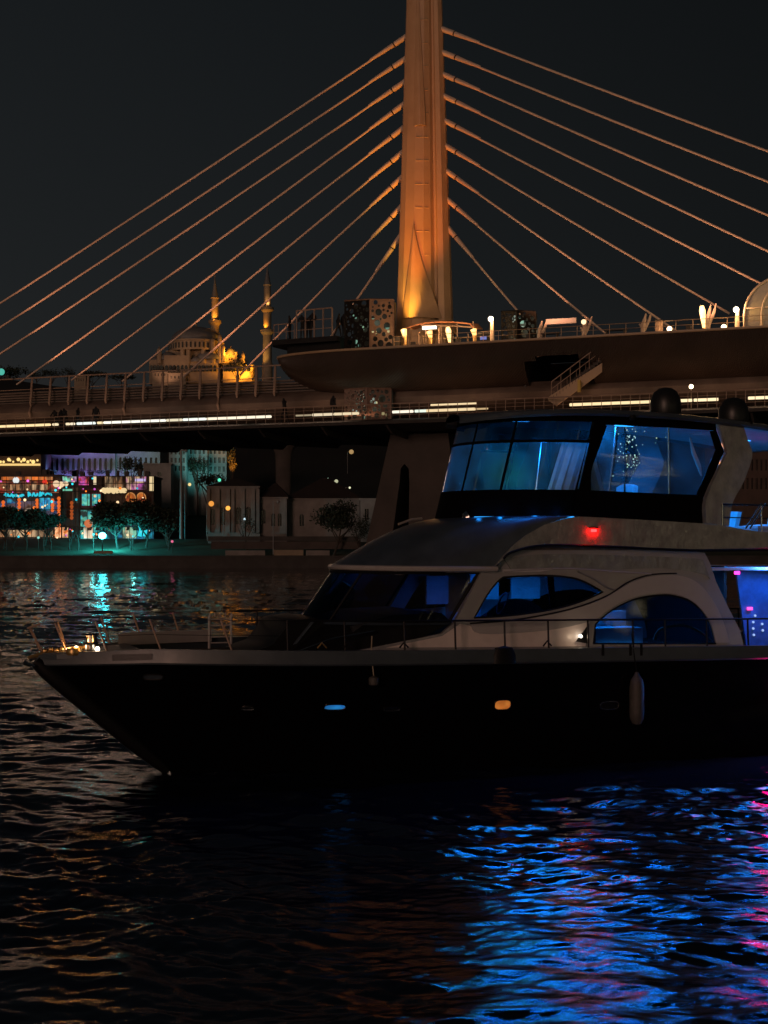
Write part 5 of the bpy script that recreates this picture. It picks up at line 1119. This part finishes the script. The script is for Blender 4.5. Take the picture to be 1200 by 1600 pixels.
fo = [(sx(5.5) - .05, 5.5), (sx(8) - .05, 8.0)] + pp([(1117, 655), (1119, 672), (1131, 706), (1100, 775), (1098, 778), (1098, 821)], 1.98) + [(13.5, 5.47)]
h1 = [(sx(6.24) + .0, 6.24), (sx(7.3), 7.3)] + pp([(918, 692), (899, 766)], 1.98); h1 = [h1[0], h1[1], (h1[2][0], 7.3), (h1[3][0], 6.24)]
h2 = smooth2(pp([(923, 766), (924, 735), (936, 700), (948, 666), (960, 664), (1105, 672), (1109, 674), (1118, 703), (1090, 768), (1084, 773), (1000, 770)], 1.98))
h3 = [(sx(7.36), 7.36), (sx(7.78), 7.78), (h1[2][0] + .12, 7.78), (h1[2][0] + .03, 7.36)]
for sg in (1, -1):
    MB().panel(fo, lambda s, z: Y3(s, sg * 1.99, z), Y3(0, -sg * .02, 0), [h1, h2, h3]).build('canvas_side', M['canvas'], yacht, smooth=False)
    for h_, m_, nm in ((h1, 'vinyl', 'clear_pane'), (h2, 'vinyl', 'clear_pane'), (h3, 'vinyl_tint', 'tinted_pane')):
        # soft vinyl: slightly rumpled sheet
        cx_, cz_ = [sum(p[k] for p in h_) / len(h_) for k in (0, 1)]
        MB().panel(h_, lambda s, z: Y3(s, sg * (1.975 + .01 * math.sin(s * 5 + z * 3)), z), Y3(0, -sg * .003, 0)).build(nm, M[m_], yacht)
    for px0, px1 in ((962, 950), (975, 975), (1043, 1044)):
        a, za = YF.inv(px0, 668, 1.9); c, zc_ = YF.inv(px1, 772, 1.9); MB().tube([Y3(c, sg * 1.93, zc_), Y3(a, sg * 1.93, za)], .022, 6).build('enclosure_pole', M['steel'] if px0 != 975 else M['canvas'], yacht)
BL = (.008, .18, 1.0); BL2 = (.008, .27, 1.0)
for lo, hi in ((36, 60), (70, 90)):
    d = arc(11.75, 2.50, 2.05, lambda q: 5.60, 15, lo, hi); MB().tube(d, .012, 6).build('glow_bar', emis('blue_bar_glow', (.03, .38, 1), 1.6), yacht)  # added glowing edge: cabin light spilling on the roof, drawn as a tube
    for q in (d[3], d[11]): light('spill_glow', 'POINT', (q.x - .12, q.y - .06, 5.68), 1.1, BL2, yacht, size=.05)  # added lamps that spread the spill over the roof edge
# hardtop
ht = lambda s: 8.13 - .0125 * (s - 12.7) ** 2
out_ = [(p.x, -p.y) for p in arc(12.35, 2.75, 2.2, 0, 31, p=.7)] + [(16, 2.2), (19.2, 2.05), (19.2, -2.05), (16, -2.2)]
sl_ = np.linspace(9.62, 19.2, 30)
def hw(s): return 2.2 * math.sqrt(max(0, 1 - (max(0, 12.3 - s) / 2.72) ** 2.6)) if s < 12.3 else 2.2
b = MB(); P = []
for s in sl_:
    h_ = max(.05, hw(s)); P.append([Y3(s, h_ * q, ht(s) - .10 * abs(q) ** 3 + dz) for q, dz in [(-.97, -.13), (-1, -.07), (-.98, .0)] + [(k, .02) for k in np.linspace(-.9, .9, 9)] + [(.98, 0), (1, -.07), (.97, -.13)]] + [Y3(s, h_ * q, ht(s) - .15) for q in np.linspace(.9, -.9, 5)] )
P = [r + [r[0]] for r in P]
b.grid(P); b.build('hardtop', M['gel_grey'], yacht, ang=40)
# radar arch legs
al = pp([(1121, 662), (1158, 662), (1166, 690), (1172, 712), (1158, 752), (1140, 785), (1133, 822), (1098, 818), (1100, 776), (1133, 708)], 2.0)
for sg in (1, -1): MB().panel(smooth2(al), lambda s, z: Y3(s, sg * (2.06 + .04 * (8 - z)), z), Y3(0, -sg * .16, 0)).build('arch_leg', M['gel_mottled'] if sg > 0 else M['gel_grey'], yacht, ang=30)  # starboard leg coloured darker to hold back the blue light on it
for px in (1040, 1146):
    s, z = YF.inv(px, 640, 0); z = ht(s) - .01
    dm = MB().lathe([(.30, 0), (.36, .04), (.37, .12), (.385, .14), (.385, .46), (.36, .60), (.29, .74), (.17, .83), (.001, .86)], Y3(s, 0, z), 24).build('radar_dome', M['radome'], yacht); MB().lathe([(.40, .115), (.40, .145), (.38, .15)], Y3(s, 0, z), 24).build('dome_ring', M['steel'], dm)
MB().box(Y3(15.9, -.6, ht(15.9) + .06), (.5, .3, .1)).build('aerial_base', M['radome'], yacht, smooth=False)
MB().tube([Y3(14.4, -.9, ht(14.4)), Y3(14.4, -.9, ht(14.4) + .2)], .05, 6).build('horn', M['steel'], yacht)
s, z = YF.inv(729, 803, .9); MB().lathe([(.02, -.1), (.13, -.07), (.17, 0), (.13, .07), (.02, .09)], Y3(s, .9, 5.52 + .06), 12, m=Matrix.Rotation(R(80), 4, 'Y')).build('search_light', M['steel'], yacht)
b = MB(); s, z = YF.inv(640, 816, .3); b.tube([Y3(s - .35, .5, z - .05), Y3(s, .4, z + .06), Y3(s + .3, .3, z + .09)], .03, 6); b.build('wiper_arm', M['rope'], yacht)
# ---- flybridge interior, seats, wheel
def seat(name, s, n, z, w_=.6, par=yacht, m='leather', h=.8, face=-1):
    b = MB(); b.box(Y3(s, n, z + .2), (w_, w_, .4)); b.build('seat_base', M['inner'], par, smooth=False)
    MB().grid([[Y3(s + w_ * (i / 5 - .5), n + w_ * (j / 5 - .5), z + .45 + .05 * math.sin(math.pi * i / 5) * math.sin(math.pi * j / 5)) for j in range(6)] for i in range(6)], (0, 0, -.12)).build('seat_cushion', M[m], par)
    MB().grid([[Y3(s - face * (w_ * .45 + .1 * i / 5), n + w_ * (j / 5 - .5), z + .45 + h * i / 5 * (1 - .06 * (j - 2.5) ** 2 / 6)) for j in range(6)] for i in range(6)], (.12, 0, 0)).build('backrest', M[m], par)
seat('s', 12.3, .75, 4.97, h=1.2, m='roofgrey'); seat('s', 12.2, -.3, 4.97, h=1.2, m='roofgrey'); seat('s', 14.4, -1.2, 4.97, .9, h=1.1)
for n_ in (1.2, -1.2): seat('s', 17.4, n_, 4.97, 1.0, h=.42)
MB().panel([(10.4, 5.0), (10.4, 5.7), (10.9, 6.05), (11.35, 5.9), (11.35, 5.0)], lambda s, z: Y3(s, 1.3, z), (0, 2.2, 0)).build('helm_console', M['darkin'], yacht, smooth=False)
st_ = MB().tube([Y3(11.5 + .08 * math.sin(a), .75 + .22 * math.cos(a), 6.0 + .2 * math.sin(a)) for a in [2 * math.pi * k / 20 for k in range(21)]], .018, 6).build('steering_wheel', M['steel'], yacht)
MB().panel([(15.0, 5.0), (16.0, 5.0), (16.0, 5.75), (15.0, 5.75)], lambda s, z: Y3(s, -.6, z), (0, 1.2, 0)).build('bar_unit', M['inner'], yacht, smooth=False)
MB().box(Y3(10.9, .9, 6.1), (.05, .3, .2)).build('chart_screen', emis('teal_screen', (.08, .85, .55), 2.0), yacht, smooth=False); light('screen_glow', 'POINT', Y3(10.6, 1.2, 6.5), 16, (.05, .9, .6), yacht, size=.15)
# drop curtain on the far side, bright in the blue light
MB().grid([[Y3(11.2 + .9 * i / 14 + .5 * k / 6, 1.80 + .03 * math.sin(i * 1.7) - .04 * k, 6.20 + 1.15 * k / 6) for k in range(7)] for i in range(15)]).build('drawn_curtain', M['leather'], yacht)
MB().grid([[Y3(12.28 + .35 * i / 6 - .22 * k / 6, 1.86 + .02 * math.sin(i * 2), 6.2 + .75 * k / 6) for k in range(7)] for i in range(7)]).build('drawn_curtain', M['leather'], yacht)
b = MB(); b.grid([[Y3(s, n, ht(s) - .18) for n in np.linspace(-1.85, 1.85, 5)] for s in np.linspace(11, 19, 12)]); b.build('hardtop_lining', M['inner'], yacht)
# a palm-like string of fairy lights and sparkling reflections inside
rg = random.Random(6)
s0_, z0_ = YF.inv(985, 700, 0); 
for k in range(80):
    s = s0_ + rg.gauss(.08, .13) * (1 + 2 * (k % 5 == 0)); z = z0_ + rg.uniform(-.75, .55) * (1 if k % 4 else .6)
    MB().ball(Y3(s, -.2 + rg.uniform(-.3, .3), z), rg.uniform(.006, .017), 5).build('fairy_light', emis('fairy_light', (.75, .85, .45), 1.3), yacht)
hp = [YF.inv(x, y, 1.2) for x, y in ((1078, 684), (1083, 706), (1092, 728), (1096, 744))]; MB().tube([Y3(s, 1.2, z) for s, z in hp], [.02, .05, .055, .02], 6).build('hanging_rope', M['rope'], yacht)
light('rope_glow', 'POINT', Y3(hp[1][0] + .1, 1.55, hp[1][1]), 1.0, (1, .4, .15), yacht, size=.05)
# blue LED lighting
for s, n, e_, sz in ((11.2, .3, 110, .8), (12.4, 1.0, 200, .5), (14.2, 0, 95, 1.4), (17.6, 0, 160, 1.6)):
    l_ = MB().box(Y3(s, n, ht(s) - .2), (.5, .06, .03)).build('glow_bar', emis('blue_bar_glow', (.03, .38, 1), 5), yacht, smooth=False)
    light('led_light', 'AREA', Y3(s, n, ht(s) - .24), e_, BL2, yacht, aim=Y3(s, n, 0), size=sz)
# ---- saloon interior
MB().panel([(8.3, 2.5), (16, 2.5), (16, 2.2), (8.3, 2.2)], lambda s, z: Y3(s, 2.1, z), (0, 4.2, 0)).build('saloon_floor', M['teak'], yacht, smooth=False)
MB().panel([(6.6, 2.6), (6.5, 3.2), (7.4, 3.42), (8.6, 3.46), (8.9, 3.2), (9.0, 2.6)], lambda s, z: Y3(s, 1.8, z), (0, 3.6, 0)).build('dashboard', M['darkin'], yacht, smooth=False)
# bulkhead behind the windscreen at port, lit blue
MB().box(Y3(10.3, -1.0, 3.5), (.08, 2.0, 1.8)).build('bulkhead', M['inner'], yacht, smooth=False)
MB().box(Y3(9.55, .55, 3.85), (.06, 1.15, .9)).build('blind', M['leather'], yacht, smooth=False)
for s0_, s1_, z0_, z1_ in ((10.9, 11.55, 3.6, 4.2), (11.9, 12.7, 3.6, 4.15), (9.6, 10.5, 3.5, 4.2)):
    MB().span(Y3(s0_, -1.7, z0_), Y3(s1_, -1.62, z1_)).build('curtain', M['leather'], yacht, smooth=False)
b = MB(); b.grid([[Y3(10.1 + 1.7 * i / 10, .9 - .5 * j / 4, 3.0 + (.72 * math.sin(math.pi * (.15 + .8 * i / 10)) ** .7) * (1 - .1 * j)) for j in range(5)] for i in range(11)], (0, 0, -.5)); b.build('helm_seat_back', M['darkin'], yacht)
sw = MB().tube([Y3(10.35 + .1 * math.sin(a), 1.2 + .2 * math.cos(a), 3.62 + .24 * math.sin(a)) for a in [2 * math.pi * k / 20 for k in range(21)]], .02, 6).build('steering_wheel', M['rubber'], yacht)
MB().box(Y3(13.35, .9, 2.75), (1.3, .7, .5)).build('sofa_base', M['leather'], yacht, smooth=False); MB().box(Y3(13.35, .35, 3.15), (1.3, .18, .42)).build('sofa_back', M['leather'], yacht, smooth=False)
MB().box(Y3(12.3, 1.4, 3.05), (.06, 1.2, .9)).build('partition', M['darkin'], yacht, smooth=False)
arcp = [YF.inv(x, y, 2.0) for x, y in ((1022, 1000), (1030, 985), (1050, 978), (1072, 978), (1095, 988), (1112, 1003))]
MB().tube([Y3(q.x, 2.0, q.y) for q in spline([Vector((*p, 0)) for p in arcp], 24)], .035, 6).build('arc_reflection', M['rope'], yacht)  # solid arc drawn in place of a reflection in the window
for s, n, e_, sz in ((9.9, .3, 32, .5), (11.4, -.4, 42, .8), (13.4, .3, 90, .8)): light('saloon_light', 'AREA', Y3(s, n, 4.33), e_, BL2 if s > 10 else BL, yacht, aim=Y3(s, n, 0), size=sz)
MB().box(Y3(13.35, 1.3, 2.60), (1.2, .05, .05)).build('glow_bar', emis('blue_bar_glow', (.03, .38, 1), 2.2), yacht, smooth=False)
# ---- aft cockpit, its blue-lit door leaf with a magenta lamp
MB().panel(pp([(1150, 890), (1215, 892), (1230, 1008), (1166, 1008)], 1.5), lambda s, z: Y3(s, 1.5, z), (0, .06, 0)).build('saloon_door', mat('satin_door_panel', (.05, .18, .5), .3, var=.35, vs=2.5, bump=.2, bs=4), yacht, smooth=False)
for k, (x, y) in enumerate(((1177, 972), (1177, 982), (1178, 992), (1191, 975), (1192, 985), (1180, 962))):
    s, z = YF.inv(x, y, 1.53); MB().lathe([(.03, 0), (.03, .02), (.001, .03)], Y3(s, 1.52, z), 8, m=Matrix.Rotation(R(90), 4, 'X')).build('button', emis('pale_button_light', (.4, .6, 1), .9), yacht)
for px, py, c, e_ in ((1152, 895, (.95, .03, .45), 5), (1172, 951, (.9, .05, .3), 3)):
    s, z = YF.inv(px, py, 1.56); MB().box(Y3(s, 1.55, z), (.14, .03, .07)).build('magenta_lamp', emis('magenta_lamp', c, e_), yacht, smooth=False)
light('cockpit_light', 'AREA', Y3(17.0, 2.2, 4.6), 75, BL2, yacht, aim=Y3(16.6, 1.4, 3.2), size=.8)
MB().panel([(16.0, 2.35), (23, 2.35), (23, 2.2), (16, 2.2)], lambda s, z: Y3(s, 2.2, z), (0, 4.4, 0)).build('cockpit_floor', M['teak'], yacht, smooth=False)
MB().box(Y3(16.05, -.2, 3.4), (.08, 3.6, 2.1)).build('aft_bulkhead', M['darkin'], yacht, smooth=False)
for n_ in (1.9, -1.9): MB().tube([Y3(21.8, n_, 2.3), Y3(21.9, n_, 4.9)], .05, 8).build('overhang_post', M['steel'], yacht)
seat('s', 21.2, 0, 2.3, 1.2, h=.6)
rail('flybridge_rail', [Y3(15.5, 2.3, 5.3), Y3(17, 2.3, 5.28), Y3(19.5, 2.25, 5.1), Y3(22, 2.1, 4.95)], .62, M['steel'], yacht, .024, .02, (.5,), n=7)
b = MB(); s, z = YF.inv(1165, 824, 2.3); b.tube([Y3(s, 2.3, 5.35), Y3(s + .45, 2.3, 5.95)], .022, 6); b.tube([Y3(s + .12, 2.3, 5.35), Y3(s + .57, 2.3, 5.95)], .022, 6); b.build('rail_brace', M['steel'], yacht)
# glow bars out of view aft, blue and magenta, added to colour the water
for s, z_, c, e_, nm in ((17.05, 1.6, (.95, .006, .22), 90, 'magenta_fill_glow'), (17.35, 4.70, (.95, .006, .22), 80, 'magenta_fill_glow'), (18.3, 4.72, (.03, .36, 1), 30, 'blue_bar_glow'), (17.9, 1.9, (.03, .36, 1), 60, 'blue_bar_glow'), (19.6, 1.9, (.95, .015, .36), 20, 'magenta_fill_glow'), (21.0, 4.72, (.03, .36, 1), 12, 'blue_bar_glow')):
    MB().box(Y3(s, 2.36 if z_ > 4 else half(s, 1.9) + .03, z_), (.6, .05, .09)).build('glow_bar', emis(nm, c, e_), yacht, smooth=False)
for s, ts, tn, en in ((17.7, 12, 7, 150), (19.5, 12, 12, 150), (21.6, 16, 12, 150)):      # unseen fill lamps low on the quarter, added to light the water blue
    n_ = half(s, 1.9) + .06; MB().lathe([(.05, 0), (.08, .05), (.06, .12)], Y3(s, n_, 1.95), 10).build('side_fill_lamp', M['rubber'], yacht)
    light('side_fill_beam', 'SPOT', Y3(s, n_ + .1, 1.95), en, (.01, .30, 1), yacht, aim=Y3(ts, tn, 0), size=.08, spot=120, blend=.8)
for s, n, z, ts, tn, en, c, sp in ((11.0, 1.9, 7.9, 8.5, 9.5, 5200, (.004, .20, 1), 105), (13.2, 2.15, 7.85, 11.2, 8.5, 5200, (.004, .20, 1), 100), (16.4, 2.1, 7.8, 15.5, 9.0, 6500, (.004, .19, 1), 105), (19.0, 2.0, 7.7, 17.5, 10, 5200, (.004, .19, 1), 100)):  # blue fill lamps at the hardtop edge, added to light the water
    MB().lathe([(.05, 0), (.08, .05), (.06, .12)], Y3(s, n, z - .02), 10).build('deck_fill_lamp', M['rubber'], yacht)
    light('deck_fill_beam', 'SPOT', Y3(s, n + .1, z - .05), en * (.030 if s < 14 else .018), c, yacht, aim=Y3(ts, tn, 0), size=.12, spot=sp, blend=.8)
# ---- hull fittings
def port(px, py, w_, h_, m, nm='porthole', par=yacht):
    s, z = YF.inv(px, py, 2.3); n_ = half(s, z) ; 
    for _ in range(3): s, z = YF.inv(px, py, n_); n_ = half(s, z)
    sl = [(s + w_ / 2 * math.copysign(abs(math.cos(a)) ** .6, math.cos(a)), z + h_ / 2 * math.copysign(abs(math.sin(a)) ** .7, math.sin(a))) for a in [2 * math.pi * k / 20 for k in range(20)]]
    o = MB().panel(sl, lambda x, zz: Y3(x, half(x, zz) + .012, zz), Y3(0, -.05, 0)).build(nm, m, par)
    MB().tube([Y3(x, half(x, zz) + .012, zz) for x, zz in sl + sl[:1]], .018, 5, caps=False).build('porthole_rim', M['steel'] if nm == 'porthole' else M['rubber'], o); return o
port(523, 1105, .44, .13, litsign('blue_cabin_glow', (.02, .22, .75), (.02, .35, .9), .75, 2, dk=.1))
port(785, 1101, .38, .22, litsign('amber_cabin_glow', (.9, .30, .05), (.8, .2, .03), .75, 3, dk=.15))
port(387, 1107, .26, .07, M['steel']); port(612, 1108, .36, .09, M['steel']); port(952, 1102, .46, .18, M['pane'])
port(239, 1058, .40, .12, M['roofgrey'], 'hawse_plate'); light('hawse_glow', 'POINT', Y3(YF.inv(239, 1058, .8)[0], YF.inv(239, 1058, .8)[0] * .3 + 1.2, 2.5), .35, (1, .55, .3), yacht, size=.05)
s, z = YF.inv(787, 1025, 2.8); MB().lathe([(.001, .24), (.18, .20), (.25, .05), (.27, -.12), (.27, -.14)], Y3(s, half(s, 2.5) + .0, z - .02), 16, sx=1.15, sy=.45).build('fairlead_cover', M['rubber'], yacht)
s0_, z0_ = YF.inv(175, 1028, 1.0); s1_, _ = YF.inv(235, 1028, 1.3)
MB().grid([[Y3(s, half(s, 2.5) + .075, zbl(s) + .08 + .13 * k) for k in range(2)] for s in np.linspace(s0_, s1_, 8)], (0, .02, 0)).build('dark_name_board', M['darkin'], yacht, smooth=False)
for px in (940, 983, 1000): s, z = YF.inv(px, 1015, 2.8); MB().box(Y3(s, half(s, 2.5) + .06, z), (.05, .03, .26)).build('scupper', M['rubber'], yacht, smooth=False)
s, z = YF.inv(905, 994, 2.3); lt_ = MB().ball(Y3(s, 2.36, z), .05, 8).build('step_light', emis('pale_step_light', (.9, .85, .7), 3), yacht); light('step_glow', 'POINT', Y3(s - .1, 2.55, z), 1.2, (1, .75, .5), lt_, size=.03)
b = MB(); s, z = YF.inv(916, 1005, 2.3); b.panel([(s - .02, z), (s - .02, z + .38), (s - .3, z + .05)], lambda a, c: Y3(a, 2.36, c), Y3(0, .03, 0)); b.build('step_bracket', M['rubber'], yacht, smooth=False)
for px in (545, 507, 630, 852): s, z = YF.inv(px, 1006, 2.6); b = MB(); b.tube([Y3(s - .1, half(s, 2.5) - .1, ztop(s) + .05), Y3(s, half(s, 2.5) - .1, ztop(s) + .16), Y3(s + .1, half(s, 2.5) - .1, ztop(s) + .05)], .02, 6); b.build('rope_hook', M['gold'] if px == 507 else M['rubber'], yacht)

# ---- things on and against the yacht
s, z = YF.inv(994, 1092, 3.0)
def fender(px, pt, pb, r, label, m='fender'):
    s, zt = YF.inv(px, pt, 2.9); zb = YF.inv(px, pb, 2.9)[1]; n_ = half(s, zt) + r + .01; H = zt - zb
    t = thing('fender', label, 'fender', (s, -n_, zb), YF, 'fenders hanging from the bulwark')
    MB().lathe([(.001, 0), (r * .6, .03 * H), (r * .95, .12 * H), (r, .25 * H), (r, .72 * H), (r * .85, .85 * H), (r * .35, .95 * H), (r * .25, H)], Y3(s, n_, zb), 16).build('body', M[m], t)
    MB().tube([Y3(s, n_, zb + H), Y3(s - .03, n_ - r * .6, ztop(s) - .05), gun(s, 1, .3, .1)], .014, 5).build('fender_line', M['rope'] if px < 600 else M['rubber'], t)
fender(994, 1050, 1133, .165, 'tall grimy white cylindrical fender hanging at the hull below the arched window')
fender(589, 1057, 1073, .11, 'small dim cone-shaped fender hanging under the foredeck rail', 'fender')
# ladder on the foredeck's far side
s0_, z0_ = YF.inv(327, 1010, -1.3); s1_, _ = YF.inv(361, 1010, -1.3)
t = thing('boarding_ladder', 'pale folding ladder standing upright against the far foredeck rail', 'ladder', (s0_, 1.3, z0_), YF)
for s in (s0_, s1_): MB().tube([Y3(s, -1.3, z0_ - .05), Y3(s, -1.3, z0_ + .68), Y3(s + .03, -1.3, z0_ + .74)], .032, 8).build('rail', M['gelcoat'], t)
for k in range(5): MB().tube([Y3(s0_, -1.3, z0_ + .08 + .135 * k), Y3(s1_, -1.3, z0_ + .08 + .135 * k)], .017, 6).build('rung', M['gelcoat'], t)
for k in range(5): MB().tube([Y3(s0_ + (s1_ - s0_) * k / 4, -1.3, z0_ + .68), Y3(s0_ + (s1_ - s0_) * k / 4, -1.3, z0_ + .78)], .012, 5).build('hook', M['gelcoat'], t)
